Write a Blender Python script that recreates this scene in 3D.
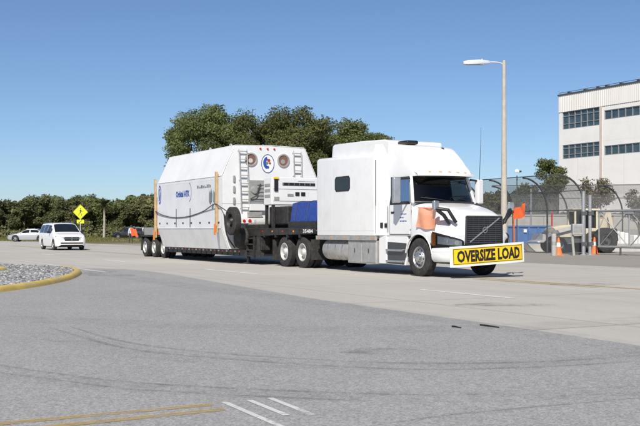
import bpy, bmesh, math, random
import numpy as np
from mathutils import Vector, Matrix

for o in list(bpy.data.objects): bpy.data.objects.remove(o)
SC = bpy.context.scene
COL = SC.collection
R = math.radians
PI = math.pi
random.seed(7)

# ------------------------------------------------------------------ camera, sky, sun, exposure
EYE = 1.30                      # camera height in metres
cam = bpy.data.cameras.new('camera')
cam.sensor_width = 36.0; cam.lens = 56.25
cam.shift_y = 17.0/640.0        # level camera, frame shifted up as in the photograph
cam.clip_start = 0.1; cam.clip_end = 6000
camo = bpy.data.objects.new('camera', cam); COL.objects.link(camo)
camo.location = (0, 0, EYE); camo.rotation_euler = (R(90), 0, 0)
SC.camera = camo

SUN_ELEV = 42.0
SUN_AZ = 190.0                  # degrees clockwise from +Y: behind the photographer, a little to the left
w = bpy.data.worlds.new('World'); SC.world = w; w.use_nodes = True
nt = w.node_tree; nt.nodes.clear()
sky = nt.nodes.new('ShaderNodeTexSky'); sky.sky_type = 'NISHITA'; sky.sun_disc = False
sky.sun_elevation = R(SUN_ELEV); sky.sun_rotation = R(SUN_AZ)
sky.air_density = 0.75; sky.dust_density = 0.4; sky.ozone_density = 5.2; sky.altitude = 0
bg = nt.nodes.new('ShaderNodeBackground'); bg.inputs['Strength'].default_value = 0.074
wo = nt.nodes.new('ShaderNodeOutputWorld')
nt.links.new(sky.outputs[0], bg.inputs[0]); nt.links.new(bg.outputs[0], wo.inputs[0])

sl = bpy.data.lights.new('sun', 'SUN'); sl.energy = 3.8; sl.angle = R(0.53); sl.color = (1.0, 0.935, 0.83)
so = bpy.data.objects.new('sun', sl); COL.objects.link(so)
tosun = Vector((math.sin(R(SUN_AZ))*math.cos(R(SUN_ELEV)), math.cos(R(SUN_AZ))*math.cos(R(SUN_ELEV)), math.sin(R(SUN_ELEV))))
so.rotation_euler = tosun.to_track_quat('Z', 'Y').to_euler(); so.location = (0, -20, 40)

vs = SC.view_settings
vs.view_transform = 'Standard'; vs.look = 'None'; vs.exposure = 0.5; vs.gamma = 1.0; vs.use_curve_mapping = False
SC.render.engine = 'CYCLES'
SC.cycles.max_bounces = 8; SC.cycles.transparent_max_bounces = 24
SC.cycles.use_denoising = True

# ------------------------------------------------------------------ helpers
def gnd(px, py):
    "ground point seen at a pixel of the 640-wide photograph"
    t = EYE*1000.0/(py-230.0); return ((px-320.0)/1000.0*t, t)

class MB:
    def __init__(s): s.v = []; s.f = []
    def add(s, vs_, fs):
        o = len(s.v); s.v += [tuple(p) for p in vs_]; s.f += [tuple(i+o for i in f) for f in fs]; return s
    def box(s, x0, x1, y0, y1, z0, z1):
        return s.add([(x0,y0,z0),(x1,y0,z0),(x1,y1,z0),(x0,y1,z0),(x0,y0,z1),(x1,y0,z1),(x1,y1,z1),(x0,y1,z1)],
                     [(0,3,2,1),(4,5,6,7),(0,1,5,4),(1,2,6,5),(2,3,7,6),(3,0,4,7)])
    def obox(s, c, size, rot=(0,0,0)):
        from mathutils import Euler
        m = Euler(rot).to_matrix(); c = Vector(c); h = [k/2 for k in size]
        vs_ = [c + m @ Vector((h[0]*a, h[1]*b, h[2]*d)) for d in (-1,1) for a,b in ((-1,-1),(1,-1),(1,1),(-1,1))]
        return s.add(vs_, [(0,3,2,1),(4,5,6,7),(0,1,5,4),(1,2,6,5),(2,3,7,6),(3,0,4,7)])
    def bar(s, a, b, w_, h_, up=(0,0,1)):
        "rectangular bar from a to b"
        a = Vector(a); b = Vector(b); d = (b-a).normalized(); u = Vector(up)
        if abs(d.dot(u)) > 0.98: u = Vector((1,0,0))
        sd = d.cross(u).normalized(); u = sd.cross(d).normalized()
        vs_ = []
        for p in (a, b):
            for k, l in ((-1,-1),(1,-1),(1,1),(-1,1)): vs_.append(p + sd*k*w_/2 + u*l*h_/2)
        return s.add(vs_, [(0,1,2,3),(7,6,5,4),(0,4,5,1),(1,5,6,2),(2,6,7,3),(3,7,4,0)])
    def prism(s, pts, axis, a0, a1):
        "pts in the plane normal to axis ('x': (y,z), 'y': (x,z), 'z': (x,y))"
        def P(p, a): return {'x': (a,p[0],p[1]), 'y': (p[0],a,p[1]), 'z': (p[0],p[1],a)}[axis]
        n = len(pts)
        return s.add([P(p,a0) for p in pts]+[P(p,a1) for p in pts],
                     [tuple(range(n))[::-1], tuple(range(n,2*n))]+[(i,(i+1)%n,n+(i+1)%n,n+i) for i in range(n)])
    def tube(s, pts, r, n=8, caps=True):
        pts = [Vector(p) for p in pts]; rs = r if isinstance(r, (list,tuple)) else [r]*len(pts)
        t0 = (pts[1]-pts[0]).normalized()
        u = t0.orthogonal().normalized(); o = len(s.v)
        for i, p in enumerate(pts):
            t = (pts[min(i+1,len(pts)-1)]-pts[max(i-1,0)]).normalized()
            u = (u - t*u.dot(t)).normalized(); v = t.cross(u)
            for k in range(n):
                a = 2*PI*k/n; s.v.append(tuple(p + (u*math.cos(a)+v*math.sin(a))*rs[i]))
        for i in range(len(pts)-1):
            for k in range(n):
                s.f.append((o+i*n+k, o+i*n+(k+1)%n, o+(i+1)*n+(k+1)%n, o+(i+1)*n+k))
        if caps:
            s.f.append(tuple(o+k for k in range(n))[::-1]); s.f.append(tuple(o+(len(pts)-1)*n+k for k in range(n)))
        return s
    def lathe(s, prof, c=(0,0,0), axis='y', n=28, a0=0, a1=2*PI):
        "prof: (radius, position along axis)"
        c = Vector(c); full = abs(a1-a0-2*PI) < 1e-6; m = n if full else n+1; o = len(s.v)
        for r, a in prof:
            for k in range(m):
                t = a0+(a1-a0)*k/n; p, q = r*math.cos(t), r*math.sin(t)
                d = {'y': (p,a,q), 'z': (p,q,a), 'x': (a,p,q)}[axis]
                s.v.append(tuple(c+Vector(d)))
        for i in range(len(prof)-1):
            for k in range(m if full else m-1):
                s.f.append((o+i*m+k, o+i*m+(k+1)%m, o+(i+1)*m+(k+1)%m, o+(i+1)*m+k))
        return s
    def loft(s, secs, closed=False, cap0=False, cap1=False):
        n = len(secs[0]); o = len(s.v)
        for q in secs: s.v += [tuple(p) for p in q]
        for i in range(len(secs)-1):
            for k in range(n if closed else n-1):
                s.f.append((o+i*n+k, o+i*n+(k+1)%n, o+(i+1)*n+(k+1)%n, o+(i+1)*n+k))
        if cap0: s.f.append(tuple(o+k for k in range(n))[::-1])
        if cap1: s.f.append(tuple(o+(len(secs)-1)*n+k for k in range(n)))
        return s
    def slab(s, P, th):
        "grid of points P[i][j] given thickness th along its normals"
        ni, nj = len(P), len(P[0]); P = [[Vector(p) for p in r_] for r_ in P]; Q = []
        for i in range(ni):
            row = []
            for j in range(nj):
                a = P[min(i+1,ni-1)][j]-P[max(i-1,0)][j]; b = P[i][min(j+1,nj-1)]-P[i][max(j-1,0)]
                row.append(P[i][j]+a.cross(b).normalized()*th)
            Q.append(row)
        o = len(s.v)
        for G in (P, Q):
            for r_ in G: s.v += [tuple(p) for p in r_]
        N = ni*nj
        for i in range(ni-1):
            for j in range(nj-1):
                a,b,c,d = i*nj+j, i*nj+j+1, (i+1)*nj+j+1, (i+1)*nj+j
                s.f.append((o+a,o+b,o+c,o+d)); s.f.append((o+N+d,o+N+c,o+N+b,o+N+a))
        ring = [j for j in range(nj)]+[i*nj+nj-1 for i in range(1,ni)]+[(ni-1)*nj+j for j in range(nj-2,-1,-1)]+[i*nj for i in range(ni-2,0,-1)]
        for k in range(len(ring)):
            a, b = ring[k], ring[(k+1)%len(ring)]; s.f.append((o+a,o+N+a,o+N+b,o+b))
        return s
    def mirror_y(s):
        o = len(s.v); s.v += [(x,-y,z) for x,y,z in s.v]; s.f += [tuple(i+o for i in f[::-1]) for f in s.f]; return s
    def mesh(s, name, org=(0,0,0), smooth=None, recalc=True):
        me = bpy.data.meshes.new(name)
        me.from_pydata([(x-org[0],y-org[1],z-org[2]) for x,y,z in s.v], [], s.f); me.validate()
        if recalc:
            bm = bmesh.new(); bm.from_mesh(me); bmesh.ops.recalc_face_normals(bm, faces=bm.faces); bm.to_mesh(me); bm.free()
        if smooth is not None:
            me.shade_smooth()
            if smooth < 179: me.set_sharp_from_angle(angle=R(smooth))
        return me
    def build(s, name, m, parent=None, smooth=None, bevel=0, seg=2, recalc=True, label=None):
        org = ORG.get(parent.name, (0,0,0)) if parent else (0,0,0)
        me = s.mesh(name, org, smooth if not bevel else (smooth or 35), recalc)
        o = bpy.data.objects.new(name, me); COL.objects.link(o)
        if m: me.materials.append(m)
        if parent: o.parent = parent
        ORG[o.name] = org
        if bevel:
            b = o.modifiers.new('bevel', 'BEVEL'); b.width = bevel; b.segments = seg; b.limit_method = 'ANGLE'; b.angle_limit = R(35)
            b.harden_normals = True
        if label: o['label'] = label
        return o
ORG = {}
def box(*a): return MB().box(*a)
def tag(o, label=None, cat=None, group=None, kind=None):
    if label: o['label'] = label
    if cat: o['category'] = cat
    if group: o['group'] = group
    if kind: o['kind'] = kind
    return o
FWD = Vector((.4717, -.8817, 0)); LFT = Vector((.8817, .4717, 0))
ROAD_ORG = Vector((3.80, 28.53, 0)); ROAD_ROT = math.atan2(-.8817, .4717)
def rw(x, y, z=0):
    "road frame (x forward along the truck's heading, y to its left) to world"
    return ROAD_ORG + FWD*x + LFT*y + Vector((0,0,z))
def thing(name, label, cat, org=(0,0,0), group=None, frame='road', loc=None, rot=0.0):
    "Empty at a thing's base. frame 'road': children are modelled in road coordinates; 'own': around loc"
    o = bpy.data.objects.new(name, None); COL.objects.link(o); o.empty_display_size = .3
    if frame == 'road':
        o.location = rw(*org); o.rotation_euler = (0,0,ROAD_ROT); ORG[o.name] = org
    else:
        o.location = loc; o.rotation_euler = (0,0,rot); ORG[o.name] = (0,0,0)
    return tag(o, label, cat, group)
def copy_tree(o, parent=None):
    c = o.copy(); COL.objects.link(c); c.parent = parent; ORG[c.name] = ORG.get(o.name,(0,0,0))
    for ch in list(o.children):
        copy_tree(ch, c)
    return c
def interp(keys, x):
    "keys: list of (x, v0, v1, ...) sorted by x; smooth interpolation"
    if x <= keys[0][0]: return keys[0][1:]
    if x >= keys[-1][0]: return keys[-1][1:]
    for a, b in zip(keys, keys[1:]):
        if a[0] <= x <= b[0]:
            t = (x-a[0])/(b[0]-a[0])
            return tuple(p+(q-p)*t for p, q in zip(a[1:], b[1:]))
def spline(pts, n):
    "Catmull-Rom through 2-D/3-D points, n samples per span"
    P = [Vector(p) for p in pts]; out = []
    for i in range(len(P)-1):
        a, b, c, d = P[max(i-1,0)], P[i], P[i+1], P[min(i+2,len(P)-1)]
        for k in range(n):
            t = k/n
            out.append(.5*((2*b)+(c-a)*t+(2*a-5*b+4*c-d)*t*t+(3*b-a-3*c+d)*t**3))
    out.append(P[-1]); return out

# ------------------------------------------------------------------ materials
def nodes(name):
    m = bpy.data.materials.new(name); m.use_nodes = True; n = m.node_tree
    b = n.nodes['Principled BSDF']; return m, n, b
def ramp(n, stops):
    r = n.nodes.new('ShaderNodeValToRGB'); e = r.color_ramp.elements
    while len(e) < len(stops): e.new(.5)
    for k, (p, c) in zip(e, stops): k.position = p; k.color = (*c, 1)
    return r
def noise(n, scale, detail=4, rough=.55, src='Object', vec=None):
    t = n.nodes.new('ShaderNodeTexNoise'); t.inputs['Scale'].default_value = scale; t.inputs['Detail'].default_value = detail; t.inputs['Roughness'].default_value = rough
    if vec is None:
        tc = n.nodes.new('ShaderNodeTexCoord'); vec = tc.outputs[src]
    n.links.new(vec, t.inputs['Vector']); return t
def mixc(n, fac, a, b, mode='MIX'):
    m = n.nodes.new('ShaderNodeMix'); m.data_type = 'RGBA'; m.blend_type = mode
    for s_, v in (('Factor', fac), ('A', a), ('B', b)):
        i = [k for k in m.inputs if k.name == s_ and (k.type == 'RGBA' or s_ == 'Factor')]
        i = i[0]
        if hasattr(v, 'links') or hasattr(v, 'is_linked'): n.links.new(v, i)
        elif s_ == 'Factor': i.default_value = v
        else: i.default_value = (*v, 1)
    return [k for k in m.outputs if k.type == 'RGBA'][0]
def math_(n, op, a, b=None, clamp=False):
    m = n.nodes.new('ShaderNodeMath'); m.operation = op; m.use_clamp = clamp
    for i, v in enumerate((a, b)):
        if v is None: continue
        if hasattr(v, 'is_linked'): n.links.new(v, m.inputs[i])
        else: m.inputs[i].default_value = v
    return m.outputs[0]
def bump(n, b, h, strength=.2, dist=.01):
    k = n.nodes.new('ShaderNodeBump'); k.inputs['Strength'].default_value = strength; k.inputs['Distance'].default_value = dist
    n.links.new(h, k.inputs['Height']); n.links.new(k.outputs[0], b.inputs['Normal'])
def surf(name, col, rough=.5, metal=0.0, var=.12, scale=3.0, coat=0.0, bmp=0.0, bscale=40.0, dirt=None, spec=.5, dscale=1.3):
    "general painted or plain surface: slow colour variation, optional dirt tint, fine relief"
    m, n, b = nodes(name)
    t = noise(n, scale, 5)
    lo = tuple(c*(1-var) for c in col); hi = tuple(min(1, c*(1+var*.6)) for c in col)
    r = ramp(n, [(.3, lo), (.7, hi)]); n.links.new(t.outputs['Fac'], r.inputs[0]); out = r.outputs[0]
    if dirt:
        d = noise(n, dscale, 7, .68); dr = ramp(n, [(.47, (0,0,0)), (.75, (1,1,1))]); n.links.new(d.outputs['Fac'], dr.inputs[0])
        out = mixc(n, math_(n, 'MULTIPLY', dr.outputs[0], dirt[1]), out, dirt[0])
    n.links.new(out, b.inputs['Base Color'])
    b.inputs['Roughness'].default_value = rough; b.inputs['Metallic'].default_value = metal
    b.inputs['Coat Weight'].default_value = coat; b.inputs['Coat Roughness'].default_value = .06
    b.inputs['Specular IOR Level'].default_value = spec
    if bmp:
        k = noise(n, bscale, 3); bump(n, b, k.outputs['Fac'], bmp, .01)
    return m
M = {}
M['white_paint'] = surf('white paint', (.80,.80,.80), .34, var=.03, scale=1.2, coat=.5, dirt=((.50,.47,.42), .2), dscale=2.2, bmp=.22, bscale=1.1)
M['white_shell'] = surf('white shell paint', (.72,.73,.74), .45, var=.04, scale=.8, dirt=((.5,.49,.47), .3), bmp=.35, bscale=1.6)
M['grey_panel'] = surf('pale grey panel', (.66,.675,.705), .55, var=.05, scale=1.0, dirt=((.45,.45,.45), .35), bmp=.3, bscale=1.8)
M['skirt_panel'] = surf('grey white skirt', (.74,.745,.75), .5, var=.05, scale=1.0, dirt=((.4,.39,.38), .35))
M['black_steel'] = surf('black steel', (.022,.021,.021), .5, var=.3, scale=6, dirt=((.12,.105,.09), .35), dscale=5)
M['dark_plastic'] = surf('dark plastic', (.018,.018,.02), .4, var=.2)
M['rubber'] = surf('tyre rubber', (.026,.025,.025), .85, var=.25, scale=9, dirt=((.13,.12,.105), .45), dscale=6, bmp=.15)
M['alu'] = surf('brushed aluminium', (.62,.62,.62), .34, metal=.9, var=.12, scale=5, dirt=((.35,.33,.31), .4), dscale=4)
M['alu_dull'] = surf('dull aluminium', (.50,.49,.475), .5, metal=.55, var=.15, scale=5, dirt=((.3,.28,.26), .5), dscale=3)
M['chrome'] = surf('chrome', (.75,.75,.76), .12, metal=1, var=.04)
M['rim_white'] = surf('dusty steel rim', (.58,.575,.56), .5, metal=.2, var=.12, scale=7, dirt=((.3,.27,.24), .5), dscale=6)
M['yellow_sign'] = surf('sign yellow', (.80,.52,.008), .55, var=.06, scale=4, bmp=.1, bscale=9)
M['letter_black'] = surf('lettering black', (.012,.012,.012), .55, var=.1)
M['white_cloth'] = surf('white border', (.78,.78,.76), .6, var=.05)
M['orange_cloth'] = surf('orange flag cloth', (.83,.13,.03), .75, var=.1, scale=6)
M['pale_orange'] = surf('faded orange mesh flag', (.88,.40,.24), .8, var=.1, scale=8)
M['dull_amber'] = surf('dull amber lens', (.62,.38,.18), .3, var=.1)
M['amber'] = surf('amber lens', (.8,.25,.02), .2, var=.1)
M['red_lens'] = surf('red lens', (.5,.02,.015), .25, var=.1)
M['blue_tarp'] = surf('blue tarpaulin', (.022,.06,.29), .55, var=.3, scale=7, bmp=.3, bscale=9)
M['blue_steel'] = surf('blue container paint', (.045,.14,.36), .55, var=.2, scale=3, dirt=((.2,.2,.22), .3))
M['logo_blue'] = surf('logo blue', (.025,.075,.36), .5, var=.05)
M['logo_grey'] = surf('logo grey', (.16,.19,.22), .5, var=.1)
M['logo_red'] = surf('logo red', (.45,.03,.03), .5, var=.05)
M['timber'] = surf('raw timber', (.50,.35,.19), .75, var=.2, scale=7)
M['strap_grey'] = surf('dark strap', (.07,.07,.08), .7, var=.2)
M['strap_orange'] = surf('orange strap', (.75,.22,.03), .7, var=.15)
M['equip_grey'] = surf('equipment grey', (.30,.30,.29), .5, var=.15, scale=9, dirt=((.15,.15,.15), .4), dscale=6)
M['copper'] = surf('porthole bronze', (.20,.10,.07), .4, var=.2)
M['cream'] = surf('cream machine paint', (.62,.56,.42), .55, var=.1, dirt=((.35,.28,.2), .4), dscale=3)
M['galv'] = surf('galvanised steel', (.42,.43,.44), .5, metal=.5, var=.15, scale=9)
M['galv_dark'] = surf('weathered dark steel', (.10,.105,.11), .55, metal=.3, var=.2, scale=9)
M['cone_orange'] = surf('cone orange', (.80,.20,.06), .6, var=.1)
M['concrete_pole'] = surf('cast concrete', (.47,.43,.37), .85, var=.12, scale=4, bmp=.2, bscale=40)
M['concrete_wall'] = surf('wall concrete', (.40,.39,.36), .85, var=.15, scale=1.5, dirt=((.25,.23,.2), .4))
M['lamp_metal'] = surf('lamp housing', (.62,.64,.66), .4, metal=.3, var=.06)
M['silver_paint'] = surf('silver car paint', (.48,.49,.50), .3, metal=.5, var=.03, coat=.6)
M['black_paint'] = surf('black car paint', (.015,.015,.018), .25, var=.05, coat=.8)
M['chrome_dark'] = surf('dark chrome', (.12,.12,.13), .3, metal=.7, var=.1)
M['sign_lime'] = surf('fluorescent yellow-green', (.78,.86,.02), .5, var=.04)
M['kerb_yellow'] = surf('kerb yellow paint', (.58,.42,.11), .8, var=.18, scale=3, dirt=((.34,.31,.26), .75), bmp=.25, bscale=30)
M['interior'] = surf('cab interior', (.035,.035,.038), .7, var=.2)
M['seat_blue'] = surf('seat cover', (.03,.06,.16), .8, var=.2)
M['skin'] = surf('skin', (.45,.27,.19), .6, var=.06)
M['shirt'] = surf('pale blue shirt', (.50,.60,.72), .8, var=.08)
M['trousers'] = surf('dark trousers', (.05,.055,.06), .8, var=.15)
M['hair'] = surf('dark hair', (.03,.022,.016), .7, var=.15)
M['bark'] = surf('bark', (.13,.105,.08), .9, var=.35, scale=6, bmp=.5, bscale=14)
M['palm_bark'] = surf('pale palm bark', (.40,.36,.31), .9, var=.2, scale=5, bmp=.4, bscale=12)

_m = M['pale_orange']; _m.node_tree.nodes['Principled BSDF'].inputs['Alpha'].default_value = .72      # open weave
def glass(name, tint=(.25,.28,.3), rough=.02, ior=1.5):
    m = bpy.data.materials.new(name); m.use_nodes = True; n = m.node_tree; n.nodes.clear()
    o = n.nodes.new('ShaderNodeOutputMaterial'); t = n.nodes.new('ShaderNodeBsdfTransparent'); t.inputs[0].default_value = (*tint,1)
    g = n.nodes.new('ShaderNodeBsdfGlossy'); g.inputs['Roughness'].default_value = rough
    f = n.nodes.new('ShaderNodeFresnel'); f.inputs[0].default_value = ior
    mx = n.nodes.new('ShaderNodeMixShader'); n.links.new(f.outputs[0], mx.inputs[0]); n.links.new(t.outputs[0], mx.inputs[1]); n.links.new(g.outputs[0], mx.inputs[2])
    n.links.new(mx.outputs[0], o.inputs[0]); return m
M['glass'] = glass('tinted glass', (.26,.29,.31))
M['glass_dark'] = glass('dark tinted glass', (.05,.06,.07))
M['lens'] = glass('clear lens', (.85,.87,.9))
M['bld_glass'] = surf('building window glass', (.05,.085,.105), .08, var=.5, scale=.9, spec=.8)
M['opaque_glass'] = surf('dark car window', (.012,.015,.02), .06, var=.2, spec=.6)

def leafmat(name, dark, light, trans=.25, scale=.5):
    m = bpy.data.materials.new(name); m.use_nodes = True; n = m.node_tree; n.nodes.clear()
    o = n.nodes.new('ShaderNodeOutputMaterial')
    at = n.nodes.new('ShaderNodeAttribute'); at.attribute_name = 'var'
    oi = n.nodes.new('ShaderNodeObjectInfo')
    t = noise(n, scale, 3)
    v = math_(n, 'ADD', math_(n, 'MULTIPLY', at.outputs['Fac'], .55), math_(n, 'MULTIPLY', t.outputs['Fac'], .45))
    r = ramp(n, [(.2, dark), (.62, light), (.92, tuple(min(1,c*1.45) for c in light))]); n.links.new(v, r.inputs[0])
    h = n.nodes.new('ShaderNodeHueSaturation'); n.links.new(r.outputs[0], h.inputs['Color'])
    n.links.new(math_(n, 'ADD', math_(n, 'MULTIPLY', oi.outputs['Random'], .03), .497), h.inputs['Hue'])
    n.links.new(math_(n, 'ADD', math_(n, 'MULTIPLY', oi.outputs['Random'], .35), .85), h.inputs['Value'])
    d = n.nodes.new('ShaderNodeBsdfDiffuse'); tr = n.nodes.new('ShaderNodeBsdfTranslucent')
    n.links.new(h.outputs[0], d.inputs[0]); n.links.new(h.outputs[0], tr.inputs[0])
    mx = n.nodes.new('ShaderNodeMixShader'); mx.inputs[0].default_value = trans
    n.links.new(d.outputs[0], mx.inputs[1]); n.links.new(tr.outputs[0], mx.inputs[2]); n.links.new(mx.outputs[0], o.inputs[0])
    return m
M['oak_leaf'] = leafmat('live oak leaves', (.072,.086,.032), (.20,.215,.088), .38)
M['wood_leaf'] = leafmat('mixed wood leaves', (.078,.088,.040), (.19,.20,.095), .36)
M['olive_leaf'] = leafmat('olive leaves', (.095,.095,.045), (.22,.21,.11), .36)
M['scrub_leaf'] = leafmat('dry scrub leaves', (.10,.085,.055), (.25,.205,.14), .34)
M['palm_leaf'] = leafmat('palm fronds', (.08,.085,.035), (.20,.19,.09))
M['grass_blade'] = leafmat('verge grass', (.10,.095,.035), (.20,.185,.075))

# ------------------------------------------------------------------ ground materials
def m_concrete():
    m, n, b = nodes('road concrete')
    tc = n.nodes.new('ShaderNodeTexCoord'); ob = tc.outputs['Object']
    big = noise(n, .22, 5, .6, vec=ob); fine = noise(n, 26, 4, .7, vec=ob)
    r = ramp(n, [(.3, (.42,.397,.358)), (.7, (.50,.476,.434))]); n.links.new(big.outputs['Fac'], r.inputs[0])
    out = mixc(n, .35, r.outputs[0], ramp_out(n, fine.outputs['Fac'], [(.3,(.34,.32,.29)),(.7,(.54,.515,.47))]))
    # broad streaks along the lanes
    mp = n.nodes.new('ShaderNodeMapping'); mp.inputs['Scale'].default_value = (.05,1.1,1); n.links.new(ob, mp.inputs[0])
    st = noise(n, 1.0, 4, .6, vec=mp.outputs[0]); sr = ramp(n, [(.45,(0,0,0)),(.72,(1,1,1))]); n.links.new(st.outputs['Fac'], sr.inputs[0])
    out = mixc(n, math_(n,'MULTIPLY',sr.outputs[0],.4), out, (.345,.325,.293))
    # sawn joints between the slabs
    sp = n.nodes.new('ShaderNodeSeparateXYZ'); n.links.new(ob, sp.inputs[0])
    def joint(o, step, off, wdt):
        f = math_(n,'FRACT', math_(n,'DIVIDE', math_(n,'ADD',o,off), step)); return math_(n,'LESS_THAN', f, wdt/step)
    j = math_(n,'MAXIMUM', joint(sp.outputs[0], 5.2, 200, .05), joint(sp.outputs[1], 4.4, 200.35, .04))
    out = mixc(n, math_(n,'MULTIPLY',j,.55), out, (.15,.14,.125))
    n.links.new(out, b.inputs['Base Color']); b.inputs['Roughness'].default_value = .85; b.inputs['Specular IOR Level'].default_value = .25
    bump(n, b, fine.outputs['Fac'], .25, .01); return m
def ramp_out(n, fac, stops):
    r = ramp(n, stops); n.links.new(fac, r.inputs[0]); return r.outputs[0]
def m_asphalt():
    m, n, b = nodes('worn asphalt')
    tc = n.nodes.new('ShaderNodeTexCoord'); ob = tc.outputs['Object']
    vo = n.nodes.new('ShaderNodeTexVoronoi'); vo.inputs['Scale'].default_value = 66; n.links.new(ob, vo.inputs['Vector'])
    bw = n.nodes.new('ShaderNodeRGBToBW'); n.links.new(vo.outputs['Color'], bw.inputs[0])
    sp = ramp_out(n, bw.outputs[0], [(.22,(.14,.138,.135)),(.5,(.31,.305,.297)),(.8,(.54,.53,.515))])
    vo2 = n.nodes.new('ShaderNodeTexVoronoi'); vo2.inputs['Scale'].default_value = 21; n.links.new(ob, vo2.inputs['Vector'])
    bw2 = n.nodes.new('ShaderNodeRGBToBW'); n.links.new(vo2.outputs['Color'], bw2.inputs[0])
    sp = mixc(n, .35, sp, ramp_out(n, bw2.outputs[0], [(.25,(.22,.217,.212)),(.75,(.40,.394,.384))]))
    big = noise(n, .35, 6, .62, vec=ob)
    out = mixc(n, .45, sp, ramp_out(n, big.outputs['Fac'], [(.3,(.29,.286,.28)),(.7,(.35,.345,.337))]))
    pat = noise(n, .9, 5, .7, vec=ob); pr = ramp(n, [(.52,(0,0,0)),(.72,(1,1,1))]); n.links.new(pat.outputs['Fac'], pr.inputs[0])
    out = mixc(n, math_(n,'MULTIPLY',pr.outputs[0],.14), out, (.25,.247,.242))
    n.links.new(out, b.inputs['Base Color']); b.inputs['Roughness'].default_value = .8; b.inputs['Specular IOR Level'].default_value = .3
    bump(n, b, bw.outputs[0], .5, .008); return m
def m_ground(name, c0, c1, c2, s1=.08, s2=2.5):
    m, n, b = nodes(name)
    a = noise(n, s1, 5, .6); f = noise(n, s2, 6, .7)
    o = mixc(n, .55, ramp_out(n, a.outputs['Fac'], [(.35,c0),(.65,c1)]), ramp_out(n, f.outputs['Fac'], [(.35,c0),(.7,c2)]))
    n.links.new(o, b.inputs['Base Color']); b.inputs['Roughness'].default_value = .95; b.inputs['Specular IOR Level'].default_value = .1
    bump(n, b, f.outputs['Fac'], .4, .03); return m
def m_worn_paint(name, col, keep=.5, scale=18, op=.85, lo=.1):
    "paint worn through to the road below (procedural gaps)"
    m = bpy.data.materials.new(name); m.use_nodes = True; n = m.node_tree; b = n.nodes['Principled BSDF']
    b.inputs['Roughness'].default_value = .75
    t = noise(n, scale, 6, .75); t2 = noise(n, 1.1, 3, .6)
    c = ramp_out(n, t2.outputs['Fac'], [(.3, tuple(k*.8 for k in col)), (.7, col)]); n.links.new(c, b.inputs['Base Color'])
    s_ = math_(n,'ADD', math_(n,'MULTIPLY',t.outputs['Fac'],.6), math_(n,'MULTIPLY',t2.outputs['Fac'],.4))
    r = ramp(n, [(keep-.06,(1,1,1)),(keep+.06,(0,0,0))]); n.links.new(s_, r.inputs[0])
    n.links.new(math_(n,'ADD',math_(n,'MULTIPLY',r.outputs[0],op),lo), b.inputs['Alpha']); return m
M['concrete'] = m_concrete(); M['asphalt'] = m_asphalt()
M['verge'] = m_ground('dry verge', (.115,.105,.042), (.19,.165,.08), (.24,.205,.11))
M['yard'] = m_ground('yard asphalt', (.265,.243,.215), (.315,.29,.26), (.35,.325,.295), .2, 12)
M['sand_path'] = m_ground('pale path', (.34,.31,.26), (.42,.39,.33), (.45,.42,.36), .3, 8)
M['paint_white'] = m_worn_paint('worn white road paint', (.76,.76,.74), .60)
M['paint_white_faint'] = m_worn_paint('faded white road paint', (.76,.76,.74), .56, 12, .8, .1)
M['paint_yellow'] = m_worn_paint('worn yellow road paint', (.56,.40,.15), .53, 12, .62, .08)
M['paint_yellow_faint'] = m_worn_paint('faded yellow road paint', (.50,.36,.13), .53)
M['tyre_mark'] = m_worn_paint('tyre rubber smear', (.15,.148,.145), .50, 9, .19, .03)
M['stain'] = m_worn_paint('oil stain', (.13,.125,.12), .46, 3, .30, .04)
M['gravel'] = surf('grey gravel bed', (.25,.26,.28), .9, var=.35, scale=14, bmp=.6, bscale=18)

def sheet(name, pts, z, m, parent=None, frame='world', kind='structure', label=None):
    mb = MB(); mb.add([(p[0],p[1],z) for p in pts], [tuple(range(len(pts)))])
    o = mb.build(name, m, parent, recalc=False)
    if o.data.polygons[0].normal.z < 0: o.data.flip_normals()
    if frame == 'road' and not parent: o.location = ROAD_ORG; o.rotation_euler = (0,0,ROAD_ROT)
    if not parent: tag(o, label, None, None, kind)
    return o
# one sheet to the horizon
g = sheet('ground', [(-3000,-300),(3000,-300),(3000,4500),(-3000,4500)], -.02, M['verge'], label='dry grassy ground reaching to the horizon')
yard = sheet('yard', [(-70,9.0),(45,9.0),(45,75),(-70,75)], -.008, M['yard'], frame='road', label='brownish asphalt yard behind the fence and beside the road')
road = sheet('road', [(-160,-9.6),(60,-9.6),(60,9.0),(-104,9.0),(-112,12),(-90,-46),(-60,-100),(-30,-140),(5,-140),(-5,-60),(-2,-30),(-9.6,-9.6),(-9.7,-9.6)][:4], 0, M['concrete'], frame='road', label='pale concrete road under the truck')
cross = sheet('crossing_road', [(-160,28),(-6,28),(-8,44),(-24,64),(-46,112),(-60,114),(-160,112)], -.004, M['concrete'], label='pale concrete crossing road behind the white van')
asp = sheet('asphalt_apron', [(p[0],p[1]) for p in
     [gnd(900,390),gnd(640,346),gnd(480,322.5),gnd(320,300),gnd(270,291.5),gnd(220,283),gnd(180,275.8),gnd(150,271.5),gnd(125,269.3),gnd(100,268.6),gnd(70,268.0)]]+
     [(-16,44),(-30,30),(-30,-6),(14,-6)], .004, M['asphalt'], label='speckled grey asphalt apron in front of the concrete road')
path = sheet('path', [(-27.5,121),(-12,121),(-8,150),(-40,128)], .004-.02, M['sand_path'], label='pale sandy path along the far grass verge')

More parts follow.
